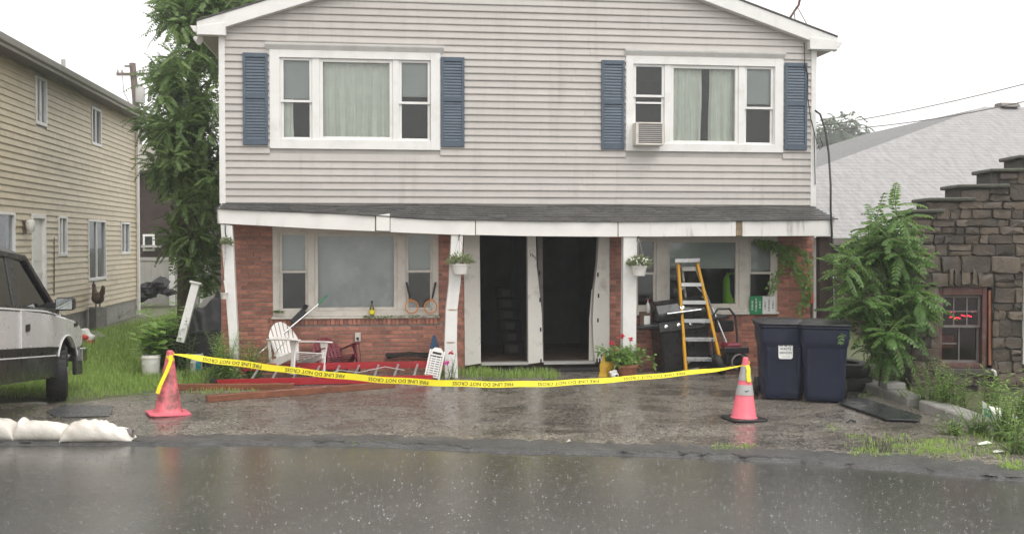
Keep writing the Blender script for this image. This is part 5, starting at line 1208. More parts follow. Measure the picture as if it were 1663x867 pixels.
def stepladder():
    Y_ = 16.85
    zg = 0.0
    P_ = lambda px, py, dy=0.: PY(px, py, Y_ + dy)
    t_ = thing('stepladder', 'yellow stepladder with aluminium treads leaning by the black grill', 'stepladder', V(P_(1144, 600).x, Y_, 0))
    LT, LB, RT, RB = P_(1101, 427, .12), P_(1114, 606, -.14), P_(1132, 427, .12), P_(1173, 600, -.14)
    for a, b in ((LT, LB), (RT, RB)): obj('rail', MB().bar(a, b, .045, .075, (0, 1, 0)), 'ladder_yellow', t_, bevel=.006)
    obj('top_cap', MB().hexa([P_(1096, 427, .02), P_(1137, 426, .02), P_(1137, 426, .24), P_(1096, 427, .24), P_(1096, 420, .02), P_(1137, 419, .02), P_(1137, 419, .24), P_(1096, 420, .24)]), 'aluminium', t_, bevel=.006)
    ys = [461, 490, 520, 550, 582]
    for i, y in enumerate(ys):
        fl = (y - 427) / (606 - 427); fr = (y - 427) / (600 - 427); a, b = LT.lerp(LB, fl), RT.lerp(RB, fr)
        st = obj('tread', MB().hexa([a + V(.015, -.06, -.045), b + V(-.015, -.06, -.045), b + V(-.015, .05, -.012), a + V(.015, .05, -.012), a + V(.015, -.055, .018), b + V(-.015, -.055, .018), b + V(-.015, .05, .018), a + V(.015, .05, .018)]), 'aluminium', t_, bevel=.004)
        if i in (0, 4):
            for q, s in ((a, 1), (b, -1)): obj('tread_brace', MB().bar(q + V(.0, .0, -.13), q + V(s * .12, 0, -.012), .02, .02), 'aluminium', st)
    for (a, b) in (((1107, 430), (1126, 590)), ((1128, 430), (1184, 575))): obj('rear_leg', MB().bar(P_(*a, .2), P_(*b, .42), .03, .05, (0, 1, 0)), 'aluminium', t_, bevel=.004)
    for k in (0.35, .7): obj('rear_bar', MB().bar(P_(1107, 430, .2).lerp(P_(1126, 590, .42), k), P_(1128, 430, .2).lerp(P_(1184, 575, .42), k), .02, .03), 'aluminium', t_)
    obj('pail_shelf', MB().hexa([P_(1108, 440, .12), P_(1130, 440, .12), P_(1130, 440, .3), P_(1108, 440, .3), P_(1108, 433, .12), P_(1130, 433, .12), P_(1130, 433, .3), P_(1108, 433, .3)]), 'grey_box', t_, bevel=.004)
    for q in (LB, RB): obj('rubber_foot', MB().box(q.x - .04, q.x + .04, q.y - .05, q.y + .05, q.z - .05, q.z - .002), 'rubber', t_, bevel=.008)
stepladder()

# ================================================================ gas grill
def grill():
    Y_ = 17.05; P_ = lambda px, py, dy=0.: PY(px, py, Y_ + dy)
    p = P_(1110, 606); t_ = thing('gas_grill', 'black gas grill tilted against the ground floor window wall', 'grill', V(p.x, Y_, 0), (0, R(-6), R(6)))
    O = lambda n_, mb, m, b=.01, par=None: obj(n_, mb, m, par or t_, bevel=b, local=True)
    cab_ = O('cabinet', MB().box(-.42, .42, -.22, .24, .06, .72), 'black_metal')
    for s in (-1, 1): O('cabinet_door', MB().box(.01 if s > 0 else -.40, .40 if s > 0 else -.01, -.238, -.222, .10, .68), 'black_metal', .006, cab_)
    O('control_panel', MB().hexa([V(-.45, -.26, .72), V(.45, -.26, .72), V(.45, .24, .72), V(-.45, .24, .72), V(-.45, -.22, .88), V(.45, -.22, .88), V(.45, .24, .88), V(-.45, .24, .88)]), 'black_metal')
    for i in range(4): O('knob', MB().lathe([(.012, .03), (.034, .02), (.036, 0)], 12, m=Matrix.Translation(V(-.33 + .22 * i, -.245, .80)) @ Matrix.Rotation(R(78), 4, 'X')), 'chrome', 0)
    hood = O('hood', MB().prism([V(-.45, -.22, .885), V(-.45, -.23, 1.0), V(-.45, -.14, 1.17), V(-.45, .02, 1.22), V(-.45, .24, 1.18), V(-.45, .24, .885)], (.90, 0, 0)), 'black_metal', .02)
    O('hood_handle', MB().tube([V(-.30, -.23, 1.02), V(-.30, -.28, 1.02), V(.30, -.28, 1.02), V(.30, -.23, 1.02)], .014, 8), 'chrome', 0, hood)
    O('thermometer', MB().lathe([(.035, .012), (.04, 0)], 12, m=Matrix.Translation(V(0, -.195, 1.09)) @ Matrix.Rotation(R(65), 4, 'X')), 'chrome', 0, hood)
    for s in (-1, 1): O('side_shelf', MB().box(.46 if s > 0 else -.80, .80 if s > 0 else -.46, -.24, .2, .80, .86), 'black_plastic', .012)
    for x in (-.4, .4):
        for y in (-.18, .2): O('caster', MB().lathe([(.01, -.02), (.045, -.018), (.045, .018), (.01, .02)], 10, m=Matrix.Translation(V(x, y, .045)) @ Matrix.Rotation(R(90), 4, 'Y')), 'rubber', 0)
    return t_
grill()
p = PY(1053, 470, 17.12)
bt = thing('bottle', 'pale squeeze bottle standing on the grill side shelf by the porch post', 'bottle', PY(1052, 508, 17.0)); obj('bottle_body', MB().lathe([(.035, 0), (.04, .02), (.04, .11), (.022, .16), (.012, .17), (.010, .20)], 12), 'grey_box', bt, smooth=50, local=True); obj('cap', MB().lathe([(.012, .2), (.006, .24)], 8), 'red_paint', bt, local=True)
x0 = PY(1036, 520, 17.1); pr = thing('printed_box', 'small dark box with a white label leaning beside the grill', 'box', PY(1048, 532, 17.0)); obj('carton', MB().box(-.10, .10, -.03, .03, 0, .27), 'clay_brown', pr, local=True, bevel=.004); obj('paper_label', MB().box(-.03, .07, -.034, -.031, .05, .2), 'paper', pr, local=True)
# white box and pail under the stepladder
p = G(1140, 611); wb_ = thing('white_crate', 'white plastic crate standing under the stepladder', 'crate', V(p.x, 17.0, 0), (0, 0, R(-8)))
for a in ((-.14, .14, -.12, -.105), (-.14, .14, .105, .12), (-.14, -.125, -.105, .105), (.125, .14, -.105, .105)): obj('side', MB().box(*a, .01, .33), 'white_plastic', wb_, local=True, bevel=.004)
obj('bottom', MB().box(-.125, .125, -.105, .105, .01, .03), 'white_plastic', wb_, local=True); obj('lid', MB().box(-.155, .155, -.135, .135, .331, .35), 'white_plastic', wb_, local=True, bevel=.006)
# aluminium pole leaning on the grill
tag(obj('leaning_pole', MB().tube([PY(1157, 500, 16.95), PY(1180, 556, 16.8), PY(1186, 575, 16.75), PY(1176, 600, 16.65)], .014, 6), 'aluminium', smooth=50), 'thin bent metal pole leaning between stepladder and pressure washer', 'pole')
# pressure washer on wheels
p = G(1204, 612); pw = thing('pressure_washer', 'black framed wheeled pressure washer with a red engine beside the bins', 'pressure washer', V(p.x, 16.75, 0), (0, 0, R(10)))
fr = MB().tube([V(-.20, .1, .10), V(-.24, .16, .6), V(-.20, .2, .92), V(-.10, .21, 1.04), V(.12, .21, 1.04), V(.22, .2, .92), V(.24, .16, .6), V(.20, .1, .10)], .02, 7); obj('handle_frame', fr, 'black_metal', pw, local=True, smooth=60)
obj('base_frame', MB().tube([V(-.20, .1, .10), V(-.22, -.3, .08), V(.22, -.3, .08), V(.20, .1, .10)], .018, 6), 'black_metal', pw, local=True, smooth=60)
obj('shroud_panel', MB().box(-.18, .18, .15, .19, .66, .86), 'black_plastic', pw, local=True, bevel=.02)
obj('engine', MB().box(-.16, .16, -.22, .08, .14, .40), 'black_metal', pw, local=True, bevel=.03); obj('engine_cover', MB().box(-.13, .13, -.20, .08, .402, .50), 'maroon_plastic', pw, local=True, bevel=.03)
obj('front_plate', MB().box(-.23, .23, -.26, -.225, .34, .44), 'black_plastic', pw, local=True, bevel=.01)
for s in (-1, 1): obj('wheel', MB().lathe([(.02, -.03), (.14, -.035), (.155, 0), (.14, .035), (.02, .03)], 18, m=Matrix.Translation(V(s * .29, .05, .155)) @ Matrix.Rotation(R(90), 4, 'Y')), 'rubber', pw, local=True, smooth=40)
rr = random.Random(2); hp = [V(.02 + (.12 + .02 * rr.random()) * math.cos(a * .7), -.29 + .02 * math.sin(a), .20 + .13 * math.sin(a * .7)) for a in range(34)]; obj('hose', MB().tube(hp, .010, 5), 'grey_frame', pw, local=True, smooth=60)
obj('wand', MB().tube([V(-.30, -.2, .05), V(-.34, -.05, .35), V(-.26, .1, .7)], .012, 6), 'black_metal', pw, local=True)
tag(obj('low_wheel', MB().lathe([(.03, -.04), (.15, -.05), (.17, -.02), (.17, .02), (.15, .05), (.03, .04)], 20, m=Matrix.Translation(V(PY(1167, 600, 16.5).x, 16.5, .17)) @ Matrix.Rotation(R(70), 4, 'Y')), 'rubber', smooth=40), 'small black spare wheel standing at the foot of the pressure washer', 'wheel')

# ================================================================ things on the porch wall and sill
def racket(px, py, tilt, label):
    o_ = PY(px, py, YF - .10); t_ = thing('racket', label, 'racket', o_, (0, R(tilt), 0), 'two toy rackets on the window sill'); k = 20; rr_ = .105
    ring = [V(rr_ * math.cos(2 * math.pi * i / k), 0, rr_ + rr_ * math.sin(2 * math.pi * i / k)) for i in range(k + 1)]
    obj('hoop', MB().tube(ring, .011, 6, cap=False), 'orange', t_, local=True, smooth=60)
    mb = MB()
    for i in range(-6, 7): c = i * .0155; h = math.sqrt(max(0, .1 ** 2 - c * c)); mb.box(c - .0012, c + .0012, -.001, .001, rr_ - h, rr_ + h).box(-h, h, -.0022, -.0012, rr_ + c - .0012, rr_ + c + .0012)
    obj('strings', mb, 'flower_white', t_, local=True); obj('throat', MB().tube([V(-.03, 0, 2 * rr_ - .01), V(0, 0, 2 * rr_ + .05), V(.03, 0, 2 * rr_ - .01)], .010, 6), 'orange', t_, local=True)
    obj('grip', MB().tube([V(0, 0, 2 * rr_ + .03), V(0, 0, 2 * rr_ + .09), V(0, 0, 2 * rr_ + .31)], [.012, .017, .018], 8), 'black_plastic', t_, local=True, smooth=60)
racket(671, 508, -12, 'orange toy racket with its handle leaning left toward the picture window'); racket(697, 508, 12, 'orange toy racket with its handle leaning right toward the porch post')
bt = thing('bottle', 'small yellow labelled bottle standing on the picture window sill', 'bottle', PY(604, 511, YF - .06))
obj('bottle_body', MB().lathe([(.040, 0), (.044, .01), (.044, .085), (.03, .115), (.016, .15), (.014, .19)], 14), 'bottle_glass', bt, local=True, smooth=50); obj('label_band', MB().lathe([(.0455, .015), (.0455, .08)], 14, cap=False), 'tape', bt, local=True, smooth=60); obj('cap', MB().lathe([(.018, .188), (.018, .225), (.012, .23)], 12), 'black_plastic', bt, local=True)
# long handled tool and black scoop
tool = thing('long_handled_brush', 'long pole with a green tip leaning across the window behind the white chair', 'brush', PY(440, 585, 16.8))
a, b, c_ = PY(425, 570, 16.75), PY(517, 494, 17.2), PY(531, 480, 17.28); obj('pole', MB().tube([a, b], .013, 7), 'aluminium', tool); obj('green_grip', MB().tube([b, c_], .016, 7), 'green_sign', tool)
obj('splayed_bristles', MB().tube([a, a + V(-.09, -.02, -.14)], .004, 4).tube([a, a + V(-.12, -.03, -.06)], .004, 4).tube([a, a + V(-.13, -.05, -.16)], .004, 4), 'aluminium', tool)
du = thing('black_scoop', 'black plastic dust scoop propped under the left ground floor sash', 'scoop', PY(482, 518, 17.3)); M_ = Matrix.Translation(PY(486, 512, 17.32)) @ Matrix.Rotation(R(-40), 4, 'Y')
obj('pan', MB().hexa([M_ @ V(*q) for q in ((-.16, -.06, -.06), (.12, -.06, -.04), (.12, .06, -.04), (-.16, .06, -.06), (-.16, -.05, .03), (.12, -.03, .06), (.12, .03, .06), (-.16, .05, .03))]), 'black_plastic', du, bevel=.01); obj('handle', MB().tube([M_ @ V(.12, 0, .02), M_ @ V(.2, 0, .06)], [.03, .045], 8), 'black_plastic', du)
# moss and litter along the sill
rr = random.Random(5); mb = MB()
for i in range(260): x, y = rr.choice(((rr.uniform(642, 716), 512), (rr.uniform(590, 640), 513), (rr.uniform(445, 460), 505))); p = PY(x, y + rr.uniform(-1, 3), YF - .07 - rr.uniform(0, .03)); leaflet(mb, p, V(rr.uniform(-1, 1), -.4, rr.uniform(-.3, .5)).normalized(), V(0, -.5, 1).normalized(), rr.uniform(.02, .05), .02)
tag(obj('moss', mb, 'leaf_tree', fixn=False), 'dark moss growing along the brick window ledge', 'moss', kind='stuff')
# folded white stool with slots, blue tool
p = G(702, 612); M_ = Matrix.Translation(V(PY(701, 610, 16.35).x, 16.35, .02)) @ Matrix.Rotation(R(-4), 4, 'Z') @ Matrix.Rotation(R(12), 4, 'Y') @ Matrix.Rotation(R(-14), 4, 'X')
fs_ = thing('folding_stool', 'folded white slotted plastic stool leaning by the middle porch post', 'stool', V(PY(701, 610, 16.35).x, 16.35, 0)); mb = MB(); w2, H_ = .125, .46
for a in ((-w2, -w2 + .03, 0, H_), (w2 - .03, w2, 0, H_)): mb.box(a[0], a[1], -.02, .02, a[2], a[3], M_)
obj('stool_frame', mb, 'white_plastic', fs_, bevel=.006); top_ = [(-w2 + .032, .37), (-.06, .37), (.06, .37), (w2 - .032, .37), (w2 - .032, .45), (.05, .50), (-.05, .50), (-w2 + .032, .45)]
obj('head_panel', MB().prism([M_ @ V(x, -.018, z) for x, z in top_], M_.to_3x3() @ V(0, .03, 0)), 'white_plastic', fs_, bevel=.004); obj('grip_slot', MB().box(-.07, .07, -.021, -.0185, .395, .43, M_), 'soot', fs_)
for i in range(9): obj('slat', MB().box(-w2 + .032, w2 - .032, -.014, .012, .03 + i * .037, .052 + i * .037, M_), 'white_plastic', fs_)
for i in range(3): obj('slat', MB().box(-.075 + i * .07, -.062 + i * .07, -.017, -.0145, .03, .36, M_), 'white_plastic', fs_)
bs = thing('blue_shovel', 'blue plastic snow shovel standing upside down behind the folded stool', 'shovel', V(PY(706, 600, 17).x, 16.9, 0)); sh = [(697, 588), (698, 566), (703, 544), (706, 543), (716, 570), (719, 596), (712, 612), (700, 612)]
obj('blade', MB().prism([PY(x, y, 16.9) for x, y in sh], (0, .03, 0)), 'blue_tool', bs, bevel=.008); obj('handle', MB().tube([PY(704, 560, 16.96), PY(702, 618, 16.96)], .015, 6), 'wood_dark', bs)
# charred plank on the wall foot
tag(obj('dark_pipe', MB().tube([PY(628, 579, 17.36), PY(665, 574, 17.36), PY(716, 580, 17.36)], .035, 7).box(PY(626, 575, 17.3).x, PY(700, 575, 17.3).x, 17.25, 17.4, .28, .33), 'soot', smooth=50), 'charred dark board lying along the foot of the brick wall', 'board')
# wall sign in the end window
x0, x1, z0, z1 = rect(1217, 1259, 480.5, 510, YF - .06)
sg = thing('window_sign', 'green and white lettered sign propped in the end window', 'sign', ((x0 + x1) / 2, YF - .06, z0)); xm = lerp(x0, x1, .5)
obj('green_half', MB().box(x0, xm - .001, YF - .072, YF - .06, z0, z1), 'green_sign', sg, bevel=.003); obj('white_half', MB().box(xm + .001, x1, YF - .072, YF - .06, z0 + .006, z1 - .004), 'paper', sg, bevel=.003)
zc_ = (z0 + z1) / 2; rr = random.Random(14)
def marks(x, L, m, w_):                                # lettering too small to read, running up the sign
    mb = MB(); z = zc_ - L / 2
    while z < zc_ + L / 2: h_ = rr.uniform(.008, .02); mb.box(x - w_ * rr.uniform(.3, .5), x + w_ * rr.uniform(.3, .5), YF - .0755, YF - .0725, z, z + h_); z += h_ + rr.choice((.005, .006, .016))
    tag(obj('sign_text', mb, m, sg), kind='stuff')
for i, L in enumerate((.16, .21, .11)): marks(lerp(x0, xm, .2 + .3 * i), L, 'paper', .032)
for i, L in enumerate((.13, .20, .12)): marks(lerp(xm, x1, .2 + .3 * i), L, 'grey_frame', .028)
# red handled tool by the corner
tg = thing('red_handled_tool', 'long tool with a red shaft and black grip standing at the brick corner', 'garden tool', V(PY(1320, 600, 17).x, 16.95, 0)); obj('shaft', MB().tube([PY(1318, 492, 16.95), PY(1324, 466, 16.95)], .022, 6), 'red_paint', tg); obj('grip', MB().tube([PY(1324, 466, 16.95), PY(1327, 450, 16.95)], .02, 6), 'black_plastic', tg); obj('lower_shaft', MB().tube([PY(1318, 492, 16.95), PY(1316, 602, 16.95)], .017, 6), 'black_metal', tg)
# hanging ornament at the right post
p = PY(1354, 442, YP); ho = thing('hanging_ornament', 'brown wooden wind chime hanging by the dark corner post', 'wind chime', p)
obj('wooden_top', MB().lathe([(.01, .09), (.045, .06), (.055, 0), (.05, -.04), (.02, -.05)], 10, c=p), 'wood_raw', ho, smooth=40)
for i, (dx, dz) in enumerate(((-.025, -.09), (.025, -.09), (-.03, -.15), (.025, -.16), (0, -.12))): obj('shell', MB().blob(p + V(dx, -.02, dz), .022, 7, 5), 'flower_white' if i < 2 else 'wood_raw', ho, smooth=60)
obj('cord', MB().tube([p + V(0, 0, .08), PY(1354, 388, YP)], .004, 4), 'cable', ho); obj('long_rod', MB().tube([p + V(.0, 0, -.1), PY(1355, 520, YP)], .010, 6), 'aluminium', ho)
mb = MB(); rr = random.Random(9)
for i in range(9): leaflet(mb, p + V(rr.uniform(-.02, .03), -.02, .09 + .02 * i), V(rr.uniform(-.6, .6), -.3, 1).normalized(), V(0, -1, .2), .06, .02)
obj('green_ribbon', mb, 'leaf_weed', ho, fixn=False)

# ================================================================ hanging baskets and pots
def leaf_ball(c, r, n_, L, w_, seed, up=.5, flat=1.0):
    rr = random.Random(seed); mb = MB(); c = Vector(c)
    for i in range(n_):
        d = V(rr.gauss(0, 1), rr.gauss(0, 1), abs(rr.gauss(0, 1)) * .8 - .25).normalized(); p = c + V(d.x * r[0], d.y * r[1], d.z * r[2]) * rr.uniform(.3, 1)
        dd = (d + V(0, 0, up) + V(rr.uniform(-.5, .5), rr.uniform(-.5, .5), rr.uniform(-.3, .3))).normalized(); leaflet(mb, p, dd, V(rr.uniform(-.5, .5), -.6, .6).normalized(), L * rr.uniform(.6, 1.2), w_ * rr.uniform(.7, 1.2))
    return mb
def basket(px, py, hook, label, seed, wr=.11, m='leaf_pale', Yb=None, tall=.13):
    Yb = Yb or YP - .10; p = PY(px, py, Yb); t_ = thing('hanging_basket', label, 'hanging basket', p)
    obj('pot', MB().lathe([(wr * .72, -.15), (wr * .78, -.145), (wr, -.01), (wr * 1.08, -.005), (wr * 1.08, .012), (wr * .95, .012)], 18, c=p), 'white_plastic', t_, smooth=40)
    obj('leaves', leaf_ball(p + V(0, 0, .04), (wr * 1.55, wr * 1.5, tall), 420, .075, .022, seed), m, t_, fixn=False)
    h = PY(hook[0], hook[1], Yb + .02); obj('hanger_wire', MB().tube([p + V(-wr, 0, .01), h], .003, 4).tube([p + V(wr, 0, .01), h], .003, 4).tube([p + V(0, wr, .01), h], .003, 4), 'grey_box', t_)
    obj('hook', MB().tube([V(h.x, YP, h.z - .06), V(h.x, YP, h.z + .02), h + V(0, 0, .03), h], .008, 5), 'black_metal', t_)
    return t_, p
basket(747, 430, (746, 384), 'white hanging pot of pale trailing succulents on the middle porch post', 1, .135)
bk, p = basket(1038, 433, (1037, 387), 'tilted white hanging pot of white flowers on the post near the grill', 2, .12, 'leaf_pale')
rr = random.Random(6); mb = MB()
for i in range(26): mb.blob(p + V(rr.uniform(-.17, .17), rr.uniform(-.16, -.05), rr.uniform(.0, .14)), .014, 6, 4)
obj('blossoms', mb, 'flower_white', bk)
p = PY(368, 394, YP - .06); ch = thing('hanging_ornament', 'little green ball and white cup strung on the left porch post', 'hanging ornament', p)
obj('leaf_ball', leaf_ball(p, (.085, .08, .085), 220, .05, .02, 8, .1), 'leaf_pale', ch, fixn=False); obj('hook', MB().tube([PY(366, 366, YP), PY(366, 376, YP - .04), PY(367, 384, YP - .06)], .010, 5), 'black_metal', ch)
obj('chain', MB().tube([PY(366, 400, YP - .06), PY(365, 415, YP - .06), PY(363, 455, YP - .06), PY(364, 470, YP - .06)], .004, 4), 'grey_frame', ch); obj('chime_tubes', MB().tube([PY(364, 407, YP - .06), PY(365, 425, YP - .06)], .008, 6).tube([PY(367, 407, YP - .06), PY(367, 423, YP - .06)], .008, 6), 'aluminium', ch)
q = PY(364, 480, YP - .06); obj('cup', MB().lathe([(.045, -.05), (.06, .04), (.065, .045), (.055, .045)], 12, c=q), 'white_plastic', ch, smooth=40); obj('cup_string', MB().tube([PY(364, 455, YP - .06), q + V(.03, 0, .04)], .012, 5), 'white_plastic', ch)
# geranium in a terracotta pot by the third post
p = G(1018, 612); p = V(p.x, 16.35, 0); gp = thing('potted_geranium', 'terracotta pot of leafy red geraniums at the foot of the post', 'potted plant', p)
obj('pot', MB().lathe([(.12, 0), (.16, .16), (.18, .165), (.18, .2), (.15, .2)], 18), 'terracotta', gp, local=True, smooth=40)
rr = random.Random(3); mb = MB(); stm = MB(); fl = MB()
for i in range(46):
    a = rr.uniform(0, 6.3); t0 = V(.1 * math.cos(a), .1 * math.sin(a), .18); t1 = V(rr.gauss(0, .15), rr.gauss(0, .13), rr.uniform(.28, .50)); stm.tube([t0, t1], .005, 4)
    for k in range(11): d = V(rr.gauss(0, 1), rr.gauss(0, 1), rr.gauss(0, .6)).normalized(); leaflet(mb, t1 + d * .03 - V(0, 0, rr.uniform(0, .12)), d, V(rr.uniform(-.4, .4), -.5, .8).normalized(), rr.uniform(.06, .11), rr.uniform(.035, .055))
obj('leaves', mb, 'leaf_weed', gp, local=True, fixn=False); obj('stems', stm, 'stem', gp, local=True)
for px, py in ((1024, 551), (992, 556), (1010, 546)):
    q = PY(px, py, 16.3) - p; 
    for _ in range(14): fl.blob(q + V(rr.gauss(0, .02), rr.gauss(0, .02), rr.gauss(0, .014)), .013, 6, 4)
    stm2 = MB().tube([V(q.x * .5, 0, .3), q], .004, 4); obj('flower_stem', stm2, 'stem', gp, local=True)
obj('blossoms', fl, 'flower_red', gp, local=True)
# yellow soil bag and little white figurine
p = G(985, 613); sb_ = thing('yellow_soil_bag', 'crumpled yellow soil bag slouched beside the terracotta pot', 'bag', V(p.x, 16.5, 0)); rr = random.Random(4)
def fbag(u, v):
    w_ = .105 * (1 - .12 * v); a = (u * 2 - 1); return V(a * w_ + .07 * v + .014 * math.sin(9 * v + 4 * u), 0, .36 * v + .02 * math.sin(8 * u) * v)
vsF = [[fbag(i / 8, j / 9) + V(0, -.06 * math.sin(math.pi * i / 8) * (1 - .8 * j / 9) + rr.uniform(-.008, .008), 0) for i in range(9)] for j in range(10)]; vsB = [[fbag(i / 8, j / 9) + V(0, .06 * math.sin(math.pi * i / 8) * (1 - .8 * j / 9) + .006, 0) for i in range(9)] for j in range(10)]
mb = MB()
for g_ in (vsF, vsB): mb.add([q for r_ in g_ for q in r_], [(j * 9 + i, j * 9 + i + 1, (j + 1) * 9 + i + 1, (j + 1) * 9 + i) for j in range(9) for i in range(8)])
obj('sack', mb, 'yellow_bag', sb_, local=True, smooth=50); obj('label_patch', MB().box(.0, .11, -.066, -.058, .25, .34), 'leaf_weed', sb_, local=True)
p = G(998, 614); fg = thing('garden_figurine', 'small white animal figurine between the yellow bag and the pot', 'figurine', V(p.x, 16.25, 0)); obj('body', MB().blob((0, 0, .05), (.075, .055, .05), 10, 8).blob((-.06, -.01, .09), (.035, .03, .03), 8, 6).blob((.0, .0, .10), (.05, .04, .04), 8, 6), 'white_plastic', fg, local=True, smooth=70); obj('dark_spots', MB().blob((.02, -.045, .05), (.025, .014, .02), 6, 5).blob((-.085, -.03, .09), .008, 5, 4), 'black_plastic', fg, local=True)

# ================================================================ left yard clutter
def bucket(px, py, h, label, seed, teal):
    p = G(px, py); t_ = thing('bucket', label, 'bucket', p, (0, 0, seed)); k = h / .36
    obj('pail', MB().lathe([(.125 * k, .003), (.13 * k, .01), (.15 * k, .30 * k), (.158 * k, .305 * k), (.158 * k, .33 * k), (.152 * k, .335 * k), (.152 * k, .36 * k), (.142 * k, .36 * k), (.135 * k, .28 * k), (.02, .27 * k)], 22, cap=False), 'white_plastic', t_, local=True, smooth=35)
    obj('handle', MB().tube([V(-.16 * k, 0, .31 * k), V(-.10 * k, -.13 * k, .22 * k), V(.10 * k, -.13 * k, .22 * k), V(.16 * k, 0, .31 * k)], .004, 4), 'aluminium', t_, local=True)
    if teal: obj('paper_label', MB().lathe([(.138 * k, .06 * k), (.149 * k, .24 * k)], 22, cap=False), 'teal_label', t_, local=True) if False else obj('paper_label', MB().prism([V(.0, -.1425 * k, .06 * k), V(.09 * k, -.112 * k, .06 * k), V(.10 * k, -.122 * k, .22 * k), V(.0, -.1535 * k, .22 * k)], (0, -.003, 0)), 'teal_label', t_, local=True)
    return t_
bucket(245, 612, .36, 'white plastic bucket planted with a big leafy weed by the cone', 0, False); bucket(316, 606, .33, 'white plastic bucket with a teal label in the grass', .3, True)
# tipped black bin heaped with tarp
Yb = 17.8; P_ = lambda px, py, dy=0.: PY(px, py, Yb + dy)
bb = thing('black_trash_tub', 'black rubbish tub heaped with a torn black tarp beside the porch', 'trash tub', V(P_(318, 600).x, Yb, 0))
pf = [P_(277, 548), P_(352, 538), P_(352, 602), P_(287, 604)]; pk = [P_(285, 546, .7), P_(358, 536, .7), P_(356, 598, .7), P_(292, 600, .7)]
mb = MB().hexa([pf[3], pf[2], pk[2], pk[3], pf[0], pf[1], pk[1], pk[0]]); obj('tub', mb, 'black_plastic', bb, bevel=.03, smooth=40)
obj('tub_rim', MB().bar(P_(275, 546, -.02), P_(354, 536, -.02), .03, .055).bar(P_(275, 546, -.02), P_(284, 543, .7), .03, .055), 'black_plastic', bb, bevel=.008)
rr = random.Random(17); ph = [rr.uniform(0, 6) for _ in range(6)]
tarp_top = [(283, 545), (300, 524), (318, 505), (336, 490), (350, 478), (358, 474)]
def ftarp(u, v):
    px = lerp(281, 359, u); yt = poly(tarp_top, px); yb = 546 - 6 * u; a = math.pi * v; p = P_(px, lerp(yb, yt, math.sin(a) ** .7), .02 + .68 * v)
    return p + V(.03 * math.sin(11 * u + 5 * v + ph[0]), .05 * math.sin(9 * u * v + ph[1]), .035 * math.sin(13 * u - 7 * v + ph[2]) * math.sin(a) + .018 * math.sin(31 * u + 9 * v))
obj('tarp', MB().grid(ftarp, 30, 20), 'black_tarp', bb, smooth=50)
# broken white porch column leaning on the heap
ca, cb = PY(293, 556, 17.6), PY(318, 462, 17.8); pc = thing('fallen_porch_column', 'square white porch column leaning against the black tarp heap', 'column', ca)
obj('shaft', MB().bar(ca, cb, .13, .13, (0, 1, 0)), 'trim', pc, bevel=.005); d = (cb - ca).normalized(); obj('capital', MB().bar(cb, cb + d * .035, .19, .19, (0, 1, 0)), 'trim', pc, bevel=.005)
tag(obj('broken_panel', MB().prism([PY(322, 498, 18.4), PY(332, 484, 18.4), PY(350, 478, 18.4), PY(349, 486, 18.4), PY(330, 508, 18.4)], (0, .05, 0)), 'grey_box', bevel=.006), 'jagged white broken panel poking out behind the black tarp', 'panel')
# rooster statue, toy and marker stake by the tan house
p = PX(159, 497, XW + .25); rs_ = thing('rooster_statue', 'brown rooster statue standing against the tan house foundation', 'statue', V(p.x, p.y, 0), (0, 0, R(40))); zb_ = p.z
obj('plinth', MB().box(-.14, .14, -.2, .2, 0, zb_ - .02), 'concrete', rs_, local=True, bevel=.01)
obj('body', MB().blob((0, 0, zb_ + .2), (.14, .2, .15), 10, 8).tube([V(0, .12, zb_ + .24), V(0, .18, zb_ + .38), V(0, .19, zb_ + .48)], [.10, .06, .045], 8).blob((0, .21, zb_ + .5), (.05, .065, .055), 8, 6), 'clay_brown', rs_, local=True, smooth=60)
obj('legs', MB().tube([V(-.05, 0, zb_ - .02), V(-.05, 0, zb_ + .1)], .016, 6).tube([V(.05, 0, zb_ - .02), V(.05, 0, zb_ + .1)], .016, 6), 'clay_brown', rs_, local=True); obj('tail', MB().prism([V(-.02, -.12, zb_ + .15), V(-.02, -.34, zb_ + .30), V(-.02, -.36, zb_ + .48), V(-.02, -.26, zb_ + .52), V(-.02, -.10, zb_ + .32)], (.04, 0, 0)), 'clay_brown', rs_, local=True, bevel=.008); obj('comb', MB().prism([V(-.008, .17, zb_ + .54), V(-.008, .19, zb_ + .60), V(-.008, .23, zb_ + .60), V(-.008, .26, zb_ + .54)], (.016, 0, 0)), 'rust_frame', rs_, local=True)
p = PX(139, 532, XW + 1.0); ty_ = thing('toy_car', 'white and red plastic ride on toy on the lawn by the tan house', 'toy', V(p.x, p.y, .0), scale=.62)
obj('shell', MB().prism([V(-.25, -.2, .12), V(.25, -.2, .12), V(.28, -.2, .3), V(.12, -.2, .36), V(.06, -.2, .55), V(-.14, -.2, .55), V(-.24, -.2, .36)], (0, .4, 0)), 'white_plastic', ty_, local=True, bevel=.04, smooth=40); obj('red_nose', MB().blob((0, -.21, .26), (.16, .06, .1), 10, 6), 'red_paint', ty_, local=True, smooth=60)
for x in (-.18, .18):
    for y in (-.2, .2): obj('wheel', MB().lathe([(.02, -.03), (.09, -.03), (.09, .03), (.02, .03)], 12, m=Matrix.Translation(V(x, y, .09)) @ Matrix.Rotation(R(90), 4, 'X')), 'red_paint', ty_, local=True)
p = G(100, 545); stk = thing('marker_stake', 'thin red and white marker stake behind the truck mirror', 'stake', V(p.x, p.y, 0)); ztop_ = PY(100, 447, p.y).z; obj('rod', MB().tube([V(0, 0, 0), V(0, 0, ztop_)], .014, 6), 'flower_white', stk, local=True)
for a, b in ((.42, .62), (.93, 1.0)): obj('red_band', MB().tube([V(0, 0, ztop_ * a), V(0, 0, ztop_ * b)], .018, 6), 'red_paint', stk, local=True)
